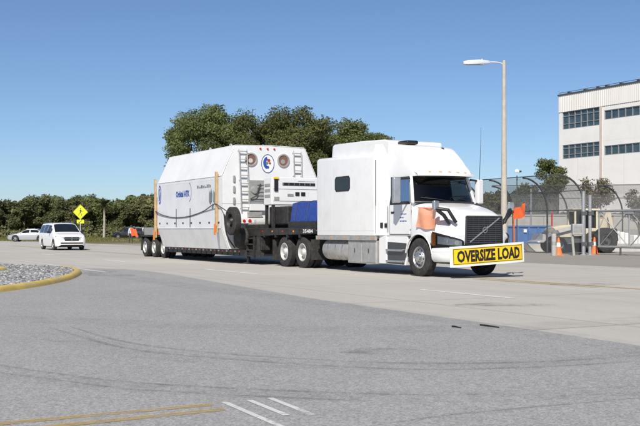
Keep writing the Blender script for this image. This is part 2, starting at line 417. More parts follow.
# painted lines, built on the road they belong to
def strip(name, pts, width, z, m, parent, uw=False):
    mb = MB(); P = [Vector((p[0],p[1],0)) for p in pts]; L_ = []; Rr = []
    for i, p in enumerate(P):
        t = (P[min(i+1,len(P)-1)]-P[max(i-1,0)]).normalized(); s_ = Vector((-t.y,t.x,0))
        wd = width[i] if isinstance(width,(list,tuple)) else width
        L_.append((*(p+s_*wd/2)[:2], z)); Rr.append((*(p-s_*wd/2)[:2], z))
    mb.loft([L_,Rr]); o = mb.build(name, m, parent, recalc=False)
    if o.data.polygons[0].normal.z < 0: o.data.flip_normals()
    return o
for x0, x1, y in ((5.2,8.3,-4.6),(-7.6,-3.4,-4.55),(-19.5,-16.4,-4.55),(-31.6,-28.5,-4.55),(17.3,20.4,-4.6)):
    strip('lane_dash', [(x0,y),(x1,y)], .16, .004, M['paint_white'], road)
strip('edge_line', [(-46,8.72),(30,8.72)], .13, .004, M['paint_white_faint'], road)
strip('centre_line', [(1.9,-.66),(6.4,-.66)], .2, .004, M['paint_yellow_faint'], road)
strip('centre_line', [(1.7,-.26),(7.6,-.26)], .2, .004, M['paint_yellow_faint'], road)
strip('centre_line', [(-62,-.5),(-25,-.5)], .14, .004, M['paint_yellow_faint'], road)
strip('centre_line', [(-62,-.15),(-25,-.15)], .14, .004, M['paint_yellow_faint'], road)
strip('edge_line', [(-20.5,-8.05),(-6.6,-8.15)], .14, .0085, M['paint_white_faint'], road)
strip('stop_line', [gnd(85,246.7),gnd(150,246.2)], .35, .006, M['paint_yellow_faint'], cross)
for a, b, wd in (((-20,426.5),(212,405.3),.11),((20,430.5),(224,410.2),.11)):
    strip('yellow_line', [gnd(*a),gnd((a[0]+b[0])/2,(a[1]+b[1])/2),gnd(*b)], wd, .008, M['paint_yellow'], asp)
for a, b in (((224,403),(282,428)),((249,401),(287,416.5)),((270,399),(313,416))):
    strip('white_stripe', [gnd(*a),gnd(*b)], .05, .008, M['paint_white_faint'], asp)
marks = [[(50,328),(90,340),(130,349.5),(200,357.5),(320,366),(420,370),(520,368.5),(600,364.5),(680,359)],
         [(70,327),(110,339),(150,346.5),(220,354),(320,360.5),(420,364),(520,363),(600,359),(680,353)],
         [(-30,361),(40,372),(110,381),(200,387.5),(320,393),(440,396),(560,394)],
         [(-30,370),(60,381),(120,389),(200,394),(300,399),(380,402)],
         [(390,424),(440,417),(500,411),(580,404),(680,396)],
         [(80,296),(120,293),(160,288),(210,283.5)],[(30,300),(90,299),(140,296)],
         [(0,344),(40,342),(80,342.5)],[(150,318),(170,314),(190,312)]]
for k, mk in enumerate(marks):
    pts = spline([(*gnd(*p),0) for p in mk], 5)
    n_ = len(pts); wd = [(.085 if k < 2 else .06 if k < 4 else .045)*min(1, .25+6*min(i, n_-1-i)/n_) for i in range(n_)]
    strip('tyre_mark', pts, wd, .0075+.0006*k, M['tyre_mark'], asp)
M['tyre_haze'] = m_worn_paint('worn wheel path', (.19,.187,.182), .5, 2.5, .07, .01)
for k, mk in enumerate(([(-30,318),(90,322),(220,327),(360,330),(520,327),(680,318)],[(40,332),(130,352),(240,362),(380,367),(520,364),(680,354)],[(-30,366),(90,384),(220,392),(360,397),(520,396),(680,388)],[(120,276),(200,288),(300,300),(420,316),(560,336),(680,356)])):
    strip('wheel_path', spline([(*gnd(*p),0) for p in mk], 5), (.9,.6,.5,.8)[k], .0052+.0005*k, M['tyre_haze'], asp)
for c, rx, ry, par in ((gnd(588,284.5),.9,.55,'r'),(gnd(100,272.5),.45,1.6,'a'),(gnd(112,275.5),.8,.7,'a'),(gnd(385,352),.5,.35,'a'),(gnd(500,305),1.0,.4,'r')):
    pts = [(c[0]+rx*math.cos(2*PI*k/20)*random.uniform(.75,1.1), c[1]+ry*math.sin(2*PI*k/20)*random.uniform(.75,1.1)) for k in range(20)]
    if par == 'r':
        q = [Vector((p[0],p[1],0))-ROAD_ORG for p in pts]; sheet('stain', [(v.dot(FWD), v.dot(LFT)) for v in q], .006, M['stain'], road)
    else: sheet('stain', pts, .0125, M['stain'], asp)

# island with painted kerb and gravel
edge = [(-13.0,9.0),(-9.2,14.5),(-7.2,18.5),(-6.62,21.2),(-6.42,23.3),(-6.5,26.0),(-6.95,29.0),(-7.45,31.0),(-8.15,32.6),(-9.3,33.9),(-11.2,35.2),(-14.5,36.6),(-21,38.6),(-30,41)]
ep = spline([(*p,0) for p in edge], 8)
def offset(pts, d):
    out = []
    for i, p in enumerate(pts):
        t = (pts[min(i+1,len(pts)-1)]-pts[max(i-1,0)]).normalized(); out.append(p+Vector((-t.y,t.x,0))*d)
    return out
prof = [(-.02,0),(.0,.05),(.025,.095),(.07,.118),(.15,.122),(.20,.11),(.23,.05)]
secs = []
offs = [offset(ep, d) for d, _ in prof]
for i in range(len(ep)): secs.append([(offs[k][i].x, offs[k][i].y, prof[k][1]) for k in range(len(prof))])
kt = 8*8+3      # the paint ends round the tip; bare concrete runs on behind
kb = MB().loft(secs[kt:]).build('kerb', M['concrete_wall'], None, smooth=50); tag(kb, 'bare concrete kerb along the far side of the gravel island', None, None, 'structure')
kerb = MB().loft(secs[:kt+1]).build('kerb', M['kerb_yellow'], None, smooth=50); tag(kerb, 'rounded yellow painted kerb curving round the gravel island', None, None, 'structure')
inner = offset(ep, .21)
bed = MB().add([(p.x,p.y,.065) for p in inner]+[(-30,9,.065)], [tuple(range(len(inner)+1))]).build('gravel_bed', M['gravel'], None); tag(bed, 'grey gravel bed of the traffic island', None, None, 'structure')
def in_poly(x, y, P):
    c = False; j = len(P)-1
    for i in range(len(P)):
        if (P[i].y > y) != (P[j].y > y) and x < (P[j].x-P[i].x)*(y-P[i].y)/(P[j].y-P[i].y)+P[i].x: c = not c
        j = i
    return c
rng = np.random.default_rng(3)
ico = bmesh.new(); bmesh.ops.create_icosphere(ico, subdivisions=1, radius=1); IV = np.array([v.co[:] for v in ico.verts]); IF = np.array([[v.index for v in f.verts] for f in ico.faces]); ico.free()
def pebbles(name, pts, z, smin, smax, m, label):
    n_ = len(pts); V = np.zeros((n_,len(IV),3)); sz = rng.uniform(smin,smax,n_)
    for i in range(n_):
        a = rng.uniform(0,6.283); q = IV*(1+rng.uniform(-.25,.25,(len(IV),1)))*np.array([1,rng.uniform(.6,.95),rng.uniform(.45,.75)])*sz[i]
        ca, sa = math.cos(a), math.sin(a); V[i,:,0] = q[:,0]*ca-q[:,1]*sa+pts[i][0]; V[i,:,1] = q[:,0]*sa+q[:,1]*ca+pts[i][1]; V[i,:,2] = q[:,2]+z+sz[i]*.25
    F = (IF[None]+(np.arange(n_)*len(IV))[:,None,None]).reshape(-1,3)
    me = bpy.data.meshes.new(name); me.from_pydata(V.reshape(-1,3).tolist(), [], F.tolist())
    at = me.attributes.new('var','FLOAT','FACE'); at.data.foreach_set('value', np.repeat(rng.random(n_), len(IF)).astype(np.float32))
    me.materials.append(m); o = bpy.data.objects.new(name, me); COL.objects.link(o); return tag(o, label, None, None, 'stuff')
mm, nn, bb = nodes('gravel stones'); at_ = nn.nodes.new('ShaderNodeAttribute'); at_.attribute_name = 'var'
nn.links.new(ramp_out(nn, at_.outputs['Fac'], [(.0,(.07,.072,.08)),(.35,(.17,.172,.18)),(.7,(.27,.27,.275)),(1,(.46,.45,.43))]), bb.inputs['Base Color']); bb.inputs['Roughness'].default_value = .85
M['stones'] = mm
IP = inner+[Vector((-30,9,0))]
pp = []
while len(pp) < 9000:
    y = 16+26*rng.random()**1.25; x = rng.uniform(-20,-6)
    if x/y > -.345 and in_poly(x,y,IP): pp.append((x,y))
pebbles('gravel', pp, .068, .028, .07, M['stones'], 'loose grey gravel stones filling the traffic island')
# a second yellow kerb end standing in the gravel at the frame's edge
kn = spline([(-13.6,26.4,0),(-10.9,27.4,0),(-9.55,28.8,0),(-9.45,30.2,0),(-10.4,31.2,0),(-13.6,31.8,0)], 8)
offs = [offset(kn, d) for d, _ in prof]
k2 = MB().loft([[(offs[k][i].x, offs[k][i].y, prof[k][1]+.06) for k in range(len(prof))] for i in range(len(kn))]).build('kerb', M['kerb_yellow'], None, smooth=50)
tag(k2, 'short yellow kerb end inside the gravel island', None, None, 'structure')
# verge grass tufts and small litter on the asphalt
def tufts(name, pts, h0, h1, m, label):
    V = []; F = []; var = []
    for x, y in pts:
        for k in range(5):
            a = rng.uniform(0,6.283); h = rng.uniform(h0,h1); r_ = rng.uniform(.03,.12); wv = .025
            bx, by = x+r_*math.cos(a), y+r_*math.sin(a); o = len(V)
            V += [(bx-wv*math.sin(a),by+wv*math.cos(a),-.02),(bx+wv*math.sin(a),by-wv*math.cos(a),-.02),(bx+.5*h*math.cos(a),by+.5*h*math.sin(a),h)]; F.append((o,o+1,o+2)); var.append(rng.random())
    me = bpy.data.meshes.new(name); me.from_pydata(V, [], F); a_ = me.attributes.new('var','FLOAT','FACE'); a_.data.foreach_set('value', np.array(var,dtype=np.float32))
    me.materials.append(m); o = bpy.data.objects.new(name, me); COL.objects.link(o); return tag(o, label, None, None, 'stuff')
gp = []
while len(gp) < 9000:
    x = rng.uniform(-75,-10); y = rng.uniform(115,175)
    if abs(x)/y < .36 and not (y < 150 and -40 < x < -8 and 121 < y < 121+ (x+40)*.9 and x > -27): gp.append((x,y))
tufts('grass', gp, .08, .28, M['grass_blade'], 'dry green grass of the verge below the wood')

# ------------------------------------------------------------------ lettering
def lettering(name, s, org, u, v, wd, ht, m, parent, depth=.004, bold=0.0, label=None):
    "text mesh whose lower-left corner is org (same coordinates as the parent's parts)"
    c = bpy.data.curves.new(name, 'FONT'); c.body = s; c.size = 1; c.offset = bold; c.extrude = 0.0; c.resolution_u = 2
    t = bpy.data.objects.new(name, c); me = bpy.data.meshes.new_from_object(t); bpy.data.objects.remove(t); bpy.data.curves.remove(c)
    P = np.array([q.co[:] for q in me.vertices]); mn, mx = P[:,:2].min(0), P[:,:2].max(0)
    o_ = Vector(org)-Vector(ORG.get(parent.name,(0,0,0))); u = Vector(u).normalized(); v = Vector(v).normalized(); nrm = u.cross(v)
    for q in me.vertices:
        a = (q.co.x-mn[0])/(mx[0]-mn[0])*wd; b = (q.co.y-mn[1])/(mx[1]-mn[1])*ht
        q.co = o_+u*a+v*b+nrm*depth
    me.materials.clear(); me.materials.append(m); me.name = name
    o = bpy.data.objects.new(name, me); COL.objects.link(o); o.parent = parent; ORG[o.name] = ORG.get(parent.name,(0,0,0))
    if label: o['label'] = label
    return o
def ellipse_ring(mb, c, u, v, a, b, wd, n=36, d=.004, a0=0, a1=2*PI):
    c = Vector(c); u = Vector(u); v = Vector(v); nr = u.cross(v); o = len(mb.v)
    for k in range(n+1):
        t = a0+(a1-a0)*k/n
        for q in (0, 1):
            mb.v.append(tuple(c+u*(a-wd*q)*math.cos(t)+v*(b-wd*q)*math.sin(t)+nr*d))
    for k in range(n): mb.f.append((o+2*k, o+2*k+2, o+2*k+3, o+2*k+1))
    return mb
def disc(mb, c, u, v, a, b, n=32, d=.004):
    c = Vector(c); u = Vector(u); v = Vector(v); nr = u.cross(v)
    return mb.add([c+u*a*math.cos(2*PI*k/n)+v*b*math.sin(2*PI*k/n)+nr*d for k in range(n)], [tuple(range(n))])

# ------------------------------------------------------------------ wheels (road vehicles)
def tyre_mesh(name, ro, ri, wd, grooves=4, n=44, lugs=False):
    h = wd/2
    prof = [(ri,-h*.78),(ri+.02,-h*.95),((ro+ri)/2,-h),(ro-.035,-h*.93),(ro-.012,-h*.82)]
    step = 2*h*.8/grooves
    for g_ in range(grooves):
        a = -h*.8+g_*step
        prof += [(ro,a+.006),(ro,a+step-.012),(ro-.014,a+step-.009),(ro-.014,a+step-.001)]
    prof = prof[:-2]+[(ro-.012,h*.82),(ro-.035,h*.93),((ro+ri)/2,h),(ri+.02,h*.95),(ri,h*.78)]
    mb = MB().lathe(prof, (0,0,0), 'y', n)
    # sidewall shoulder blocks
    for k in range(n if lugs else 0):
        t = 2*PI*k/n
        for s_ in (-1,1):
            mb.obox((math.cos(t)*(ro-.03), s_*h*.92, math.sin(t)*(ro-.03)), (.05,.02,.028), (0,-t,0))
    return mb.mesh(name, smooth=40)
def rim_mesh(name, ri, wd, style):
    "outer face looks to -y"
    h = wd/2; mb = MB()
    if style == 'front':      # convex steer wheel: deep rim edge, disc standing proud
        mb.lathe([(ri+.012,-h*.86),(ri-.012,-h*.92),(ri-.03,-h*.8),(ri-.05,-h*.35),(ri-.07,-h*.5),(.18,-h*.88),(.17,-h*.95),(.115,-h*.97),(.11,-h*1.25),(.08,-h*1.4),(.0,-h*1.42)], n=40)
        mb.lathe([(ri+.012,-h*.86),(ri-.02,h*.8)], n=40)
        for k in range(10):
            t = 2*PI*k/10; mb.lathe([(.017,-.05),(.017,.0),(.0,0)][::-1], (math.cos(t)*.14,-h*.97,math.sin(t)*.14), n=6)
    else:                     # concave dual wheel: deep dish
        d = -h*.9
        mb.lathe([(ri+.012,d),(ri-.014,d-.012),(ri-.03,d+.03),(ri-.045,d+.13),(ri-.08,d+.15),(.2,d+.15),(.15,d+.13),(.14,d+.05),(.10,d+.01),(.085,d-.02),(.0,d-.025)], n=40)
        mb.lathe([(ri+.012,d),(ri-.02,h*.8)], n=40)
        for k in range(10):
            t = 2*PI*k/10; mb.lathe([(.0,.0),(.016,.0),(.016,.04)], (math.cos(t)*.17,d+.10,math.sin(t)*.17), n=6)
    return mb.mesh(name, smooth=38)
def holes_mesh(name, r, y, rr, n):
    mb = MB()
    for k in range(n):
        t = 2*PI*(k+.5)/n
        disc(mb, (math.cos(t)*r,y,math.sin(t)*r), (math.cos(t),0,math.sin(t)), (-math.sin(t),0,math.cos(t)), rr*.8, rr, 12, 0)
    return mb.mesh(name)
TY_F = tyre_mesh('tyre', .535, .30, .30); TY_D = tyre_mesh('tyre', .535, .30, .265); RIM_F = rim_mesh('rim', .30, .30, 'front'); RIM_D = rim_mesh('rim', .30, .265, 'dual')
TY_T = tyre_mesh('tyre', .46, .27, .24); RIM_T = rim_mesh('rim', .27, .24, 'dual')
HO_F = holes_mesh('hand_holes', .212, -.126, .027, 10); HO_D = holes_mesh('hand_holes', .235, -.265/2*.9+.148, .024, 10)
for me in (TY_F,TY_D,TY_T): me.materials.append(M['rubber'])
RIM_F.materials.append(M['alu']); RIM_D.materials.append(M['rim_white']); RIM_T.materials.append(M['rim_white'])
for me in (HO_F,HO_D): me.materials.append(M['dark_plastic'])
def obj(name, me, parent, loc=(0,0,0), rot=(0,0,0)):
    o = bpy.data.objects.new(name, me); COL.objects.link(o); o.parent = parent; o.location = loc; o.rotation_euler = rot; ORG[o.name] = (0,0,0); return o
def wheel(parent, x, y, z, ty, rim, side, dual=0, holes=None, ho=(0,0,0)):
    "side -1: outer face to -y"
    org = ORG[parent.name]
    wh = bpy.data.objects.new('wheel', None); COL.objects.link(wh); wh.parent = parent; wh.location = (x-org[0],y-org[1],z-org[2]); ORG[wh.name] = (0,0,0)
    wh.rotation_euler = (0, random.uniform(0,6), 0 if side < 0 else PI)
    obj('tyre', ty, wh); obj('rim', rim, wh)
    if holes: obj('hand_holes', holes, wh)['kind'] = 'stuff'
    if dual: obj('tyre', ty, wh, (0,dual,0)); obj('rim', rim, wh, (0,dual,0))
    return wh

# ------------------------------------------------------------------ the tractor
T = thing('semi_truck', 'white semi truck with long sleeper and dark diagonal-bar grille hauling the trailer', 'truck', (0,0,0))
WP = M['white_paint']
for s_ in (-1,1):
    wheel(T, 0, s_*1.04, .535, TY_F, RIM_F, s_, 0, HO_F)
    for x in (-7.12,-8.52): wheel(T, x, s_*1.07, .535, TY_D, RIM_D, s_, .33, HO_D)
# chassis
for s_ in (-1,1): box(-9.4,1.1,s_*.43-.045,s_*.43+.045,.70,.98).build('frame_rail', M['black_steel'], T)
for x in (-9.3,-7.8,-6.3,-4.5,-2.5,-.6): box(x-.06,x+.06,-.385,.385,.72,.94).build('cross_member', M['black_steel'], T)
for x in (0,-7.12,-8.52): MB().tube([(x,-1.0,.535),(x,1.0,.535)], .085, 12).build('axle', M['black_steel'], T, smooth=40)
MB().lathe([(.0,1.12),(.5,1.10),(.52,1.02),(.2,.98),(.0,.98)], (-7.8,0,0), 'z', 28).build('fifth_wheel', M['black_steel'], T, smooth=40)
for s_ in (-1,1):
    box(-9.42,-9.40,s_*1.22,s_*.62,.22,.95).build('mud_flap', M['rubber'], T)
    box(-6.42,-6.38,s_*1.22,s_*.62,.30,.98).build('mud_flap', M['rubber'], T)
box(-2.6,.9,-.38,.38,.45,1.2).build('engine', M['black_steel'], T, bevel=.05)
# sleeper
def rounded_section(x, hw, z0, z1, r0, r1, n=6):
    "closed section in the y-z plane with rounded corners (r0 bottom, r1 top)"
    P = []
    for cy, cz, r, a in ((hw-r0,z0+r0,r0,-90),(hw-r1,z1-r1,r1,0),(-hw+r1,z1-r1,r1,90),(-hw+r0,z0+r0,r0,180)):
        for k in range(n+1):
            t = R(a+90*k/n); P.append((x, cy+r*math.cos(t), cz+r*math.sin(t)))
    return P
secs = []
for x, i in ((-6.03,.12),(-6.01,.05),(-5.95,.015),(-5.86,0),(-2.36,0),(-2.28,.012),(-2.23,.04),(-2.20,.10)):
    secs.append(rounded_section(x, 1.25-i, 1.12+i*.3, 3.67-i+(x+6)*-.022, .03, .11))
sb = MB().loft(secs, closed=True, cap0=True, cap1=True).build('sleeper', WP, T, smooth=40)
for x in (-5.55,-4.9,-3.2,-2.75): box(x-.004,x+.004,-1.2525,-1.25,1.2,3.4).build('panel_seam', M['grey_panel'], sb)
# raised sleeper roof running forward to the cab fairing
secs = []
for x, hw, zt in ((-5.62,.86,3.60),(-5.58,.87,3.80),(-5.53,.88,4.02),(-5.49,.885,4.085),(-5.40,.89,4.11),(-3.6,.92,4.08),(-2.2,.96,4.02),(-1.95,.96,3.97)):
    secs.append(rounded_section(x, hw, 3.4, zt, .02, .045))
MB().loft(secs, closed=True, cap0=True, cap1=True).build('raised_roof', WP, T, smooth=40)
wf = MB().prism([(-4.70,2.60),(-4.62,2.52),(-3.81,2.52),(-3.73,2.60),(-3.73,2.92),(-3.81,3.00),(-4.62,3.00),(-4.70,2.92)], 'y', -1.262, -1.20).build('sleeper_window', M['dark_plastic'], sb, bevel=.006)
MB().prism([(-4.66,2.61),(-4.60,2.555),(-3.83,2.555),(-3.77,2.61),(-3.77,2.91),(-3.83,2.965),(-4.60,2.965),(-4.66,2.91)], 'y', -1.266, -1.264).build('window_pane', M['opaque_glass'], sb)
# trim strip below the sleeper with lamps
for s_ in (-1,1):
    st = box(-6.0,-2.22,s_*1.262,s_*1.18,.985,1.115).build('trim_strip', M['alu_dull'], T, bevel=.008)
    for k in range(9):
        x = -5.8+k*.43; box(x-.04,x+.04,s_*1.27,s_*1.25,1.035,1.075).build('marker_lamp', M['alu'] if k % 2 else M['amber'], st)
    # fuel tank with straps
    tk = MB().lathe([(0,-5.70),(.25,-5.70),(.31,-5.67),(.335,-5.62),(.335,-4.02),(.31,-3.97),(0,-3.97)], (0,s_*.88,.665), 'x', 32).build('fuel_tank', M['alu_dull'], T, smooth=40)
    for x in (-5.25,-4.75,-4.3): MB().lathe([(.337,x-.03),(.345,x-.03),(.345,x+.03),(.337,x+.03)], (0,s_*.88,.665), 'x', 32).build('tank_strap', M['alu'], tk, smooth=40)
    # tool box
    tb = box(-3.94,-2.24,s_*1.20,s_*.60,.275,.98).build('tool_box', M['alu_dull'], T, bevel=.015)
    for x0, x1 in ((-3.90,-3.10),(-3.06,-2.28)):
        d_ = box(x0,x1,s_*1.212,s_*1.19,.31,.95).build('tool_box_door', M['alu_dull'], tb, bevel=.01)
        box((x0+x1)/2-.02,(x0+x1)/2+.02,s_*1.225,s_*1.20,.60,.74).build('latch', M['chrome_dark'], tb, bevel=.005)
    # entry step fairing
    sf = MB().prism([(-2.20,.30),(-.80,.28),(-.70,.60),(-.68,.98),(-.72,1.20),(-2.20,1.20)], 'y', s_*1.10, s_*.55).build('step_fairing', WP, T, bevel=.02)
    box(-2.2,-1.78,s_*1.135,s_*1.08,.30,1.14).build('side_fairing', WP, sf, bevel=.02)
    MB().prism([(-1.76,.32),(-.86,.30),(-.74,.62),(-.74,.92),(-1.76,.95)], 'y', s_*1.104, s_*1.08).build('step_recess', M['chrome_dark'], sf)
    for z in (.36,.68): box(-1.74,-.84,s_*1.19,s_*.95,z,z+.06).build('step', M['alu'], sf, bevel=.01)
# lower cab shell, doors
CW = 1.115
secs = []
for x, hw in ((-2.24,1.235),(-2.1,1.20),(-1.9,CW+.03),(-1.7,CW+.004),(-1.5,CW),(-.5,CW)):
    secs.append([(x,-hw,1.14),(x,-hw,1.5),(x,-hw,2.0),(x,-hw+.03,2.1),(x,hw-.03,2.1),(x,hw,2.0),(x,hw,1.5),(x,hw,1.14)])
MB().loft(secs, closed=True, cap0=True, cap1=True).build('cab_shell', WP, T, smooth=40)
# rear part of the cab: narrows from sleeper to door, full height
secs = []
for x, hw, hw2 in ((-2.3,1.235,1.20),(-2.12,1.20,1.15),(-1.95,1.15,1.07),(-1.8,CW+.01,1.02),(-1.64,CW-.004,.99)):
    secs.append([(x,-hw+.002,2.04),(x,-hw2,2.86),(x,-hw2+.05,3.4),(x,hw2-.05,3.4),(x,hw2,2.86),(x,hw-.002,2.04)])
MB().loft(secs, closed=True, cap0=True, cap1=True).build('cab_rear', WP, T, smooth=30)
for s_ in (-1,1):
    d_ = MB()
    d_.prism([(-1.60,1.18),(-.56,1.18),(-.50,1.40),(-.50,2.06),(-1.60,2.06)], 'y', s_*(CW+.012), s_*(CW-.02))
    dr = d_.build('door', WP, T, bevel=.012)
    fr = MB()
    A = [(-1.58,2.06,CW-.01),(-.52,2.06,CW-.01),(-.74,2.82,.985),(-1.58,2.82,.985)]
    for i in range(4):
        a, b = A[i], A[(i+1)%4]; fr.bar((a[0],s_*a[2],a[1]), (b[0],s_*b[2],b[1]), .05, .05)
    fr.build('window_frame', M['dark_plastic'], dr)
    MB().add([(a[0],s_*a[2],a[1]) for a in A], [(0,1,2,3)]).build('door_window', M['glass'], dr)
    box(-1.52,-1.36,s_*(CW+.03),s_*(CW+.005),1.78,1.84).build('door_handle', M['dark_plastic'], dr, bevel=.008)
    MB().tube([(-1.66,s_*(CW+.05),1.3),(-1.66,s_*(CW+.05),2.0)], .018, 8).build('grab_rail', M['chrome'], T, smooth=60)
    box(-2.05,-1.93,s_*1.19,s_*1.13,1.36,1.52).build('air_vent', M['dark_plastic'], T, bevel=.01)
    box(-1.86,-1.74,s_*1.155,s_*1.11,1.37,1.50).build('filler_cap', M['dark_plastic'], T, bevel=.01)
    # A pillar
    MB().bar((-.44,s_*1.085,2.06),(-.70,s_*.975,2.86), .09, .10).build('pillar', WP, T, bevel=.02)
    box(-.62,-.60+.08,s_*(CW+.01),s_*(CW-.01),1.28,1.36).build('side_lamp', M['dark_plastic'], T, bevel=.008)
for z, x0, parts in ((1.74,-1.0,(.05,.09,.04,.07)),(1.64,-1.05,(.07,.04,.05)),(1.54,-1.05,(.06,.04,.08,.05,.06))):
    mb = MB(); x = x0      # three short lines of lettering, too small to read in the photograph
    for k, l_ in enumerate(parts): mb.box(x,x+l_,-CW-.0155,-CW-.0125,z+.008*(k%2),z+.032); x += l_+.015
    mb.build('door_lettering', M['logo_blue'], T)
# shut lines and panel seams
SM = surf('panel gap', (.10,.10,.105), .7, var=.1)
for s_ in (-1,1):
    mb = MB(); yy0, yy1 = s_*(CW+.0035), s_*(CW-.01)
    for x0,x1,z0,z1 in ((-1.625,-1.607,1.16,2.06),(-1.61,-.50,1.155,1.172),(-.492,-.478,1.40,2.05)): mb.box(x0,x1,yy0,yy1,z0,z1)
    mb.build('shut_line', SM, T)
    box(-2.245,-2.232,s_*1.238,s_*1.20,1.2,3.4).build('sleeper_seam', SM, T)
    box(-6.0,-2.3,s_*1.2535,s_*1.24,1.28,1.288).build('sleeper_seam', M['grey_panel'], T)
    mb = MB()
    for k in range(42): mb.lathe([(0,s_*1.2525),(.009,s_*1.2520),(.012,s_*1.25)], (-5.86+k*.085,0,1.20), 'y', 6)
    o_ = mb.build('rivets', M['grey_panel'], T); o_['kind'] = 'stuff'
# windscreen
def ws(u, v, out=0.0):
    "u -1..1 across, v 0..1 upward"
    y = u*(1.04-.095*v); x = (-.08-.36*u*u)*(1-v) + (-.40-.30*u*u)*v
    return (x+out, y, 2.10+.75*v+.02*math.sin(v*PI))
P = [[ws(-1+2*i/16, j/6) for j in range(7)] for i in range(17)]
wsn = MB().loft(P).build('windscreen', M['glass'], T, smooth=60)
mb = MB()
for v in (0,1): mb.tube([ws(-1+2*i/16, v, .012) for i in range(17)], .028, 6)
mb.build('screen_seal', M['dark_plastic'], wsn, smooth=60)
for a, b in ((-.85,-.05),(.02,.82)):
    MB().tube([ws(b,.03,.03),ws((a+b)/2,.1,.03),ws(a,.16,.03)], .012, 6).build('wiper', M['dark_plastic'], T)
# interior
MB().loft([[ws(-.98+1.96*i/12,.0,-.03) for i in range(13)],[(-.95,-1.02+2.04*i/12,2.135) for i in range(13)]]).build('dashboard', M['interior'], T)
box(-1.05,-.93,-1.04,1.04,1.7,2.14).build('dashboard_face', M['interior'], T)
box(-1.66,-1.62,-1.05,1.05,1.3,2.86).build('cab_back_wall', M['interior'], T)
box(-1.62,-.7,-.98,.98,2.80,2.84).build('headlining', M['interior'], T)
for s_ in (-1,1):
    st = box(-1.58,-1.08,s_*.55-.26,s_*.55+.26,1.45,1.62).build('seat', M['interior'], T, bevel=.05)
    MB().obox((-1.52,s_*.55,2.02), (.14,.48,.8), (0,-.12,0)).build('seat_back', M['seat_blue'], st, bevel=.06)
    MB().obox((-1.57,s_*.55,2.50), (.10,.28,.20), (0,-.12,0)).build('head_rest', M['seat_blue'], st, bevel=.05)
sw = MB(); 
ring = [Vector((-.98,.55,2.12))+Vector((.35*math.sin(t)*.42*-1,.22*math.cos(t),.22*math.sin(t)*.9)) for t in [2*PI*k/24 for k in range(25)]]
sw.tube(ring, .016, 6, caps=False); sw.tube([ring[0],ring[12]], .014, 6); sw.build('steering_wheel', M['dark_plastic'], T, smooth=60)
# roof fairing above the windscreen
secs = []
for x, zt, wb, wt, zb in ((-.28,2.965,.86,.82,2.86),(-.36,3.03,.94,.88,2.85),(-.46,3.11,.975,.90,2.845),(-.60,3.235,.985,.905,2.84),(-.78,3.395,.99,.905,2.84),(-.96,3.555,.99,.905,2.84),(-1.12,3.69,.99,.90,2.84),(-1.18,3.735,.99,.90,2.84),(-1.24,3.765,.99,.90,2.84),(-1.5,3.82,.995,.905,2.84),(-1.98,3.88,1.03,.93,2.84),(-2.24,3.93,1.12,.985,2.84),(-2.34,3.94,1.19,.99,2.84),(-2.7,3.96,1.2,.99,2.84)):
    h = zt-zb
    half = [(wb,zb),(wb+.004,zb+h*.18),(wb*.55+wt*.45,zb+h*.55),(wt,zb+h*.84),(wt-.025,zb+h*.945),(wt-.10,zb+h*.988),(wt*.5,zt),(0,zt+.012)]
    full = [(x,-y,z) for y,z in half]+[(x,y,z) for y,z in half[:-1][::-1]]
    secs.append(full)
rf = MB().loft(secs, cap0=True).build('roof_fairing', WP, T, smooth=42)
VZ = [[(-.02-.30*abs(-1+2*i/20)**2.2-.02*(j==2)-(.34 if j==3 else 0), (-1+2*i/20)*(1.0 if j<3 else .96), (2.845,2.875,2.92,3.0)[j]) for j in range(4)] for i in range(21)]
vz = MB().slab(VZ, -.02).build('sun_visor', WP, T, smooth=45)
for y in (-.62,-.3,0,.3,.62): MB().obox((-.17-.28*y*y,y,2.965), (.07,.07,.03), (0,.25,0)).build('roof_marker_lamp', M['dull_amber'], rf, bevel=.01)
box(-2.0,-1.45,-.62,-.2,3.84,3.96).build('roof_vent', M['dark_plastic'], T, bevel=.05)
disc(MB(), (-1.15,.45,3.742), (1,0,-.3), (0,1,0), .05,.05).build('roof_lamp', M['chrome_dark'], T)
# hood and fenders: one surface with wheel arches
HK = [(-.50, 2.10,.86,2.06,1.085,1.86,1.118,1.42),(-.1,2.075,.84,2.02,1.05,1.78,1.16,1.36),(.3,2.02,.79,1.95,.99,1.70,1.185,1.31),(.7,1.95,.73,1.87,.93,1.60,1.18,1.24),(1.0,1.87,.68,1.79,.86,1.50,1.12,1.16),(1.2,1.80,.65,1.71,.79,1.40,1.02,1.08),(1.34,1.73,.63,1.65,.71,1.30,.84,1.0),(1.41,1.68,.61,1.61,.65,1.27,.70,.97)]
def arch(x, lo):
    r_ = .64
    return max(lo, .535+math.sqrt(max(0, r_*r_-x*x))) if abs(x) < r_ else lo
secs = []
for k in range(49):
    x = -.5+1.91*k/48
    zc,ys,zs,yd,zd,yf,zf = interp(HK, x)
    lo = .62 if x < 0 else (.93 if x < 1.0 else .90)
    zb = arch(x, lo); zf2 = max(zf, zb+.05)
    half = spline([(0,zc,0),(ys*.55,zc-.012,0),(ys,zs,0),(yd,zd,0),(yf,zf2,0),(yf+(.02 if zb > 1 else .0),zb,0)], 5)
    pts = [(x,-p.x,p.y) for p in half][::-1]+[(x,p.x,p.y) for p in half[1:]]
    secs.append(pts)
hd = MB().loft(secs, cap1=True).build('hood', WP, T, smooth=50)
sd = hd.modifiers.new('thick','SOLIDIFY'); sd.thickness = .02; sd.offset = -1
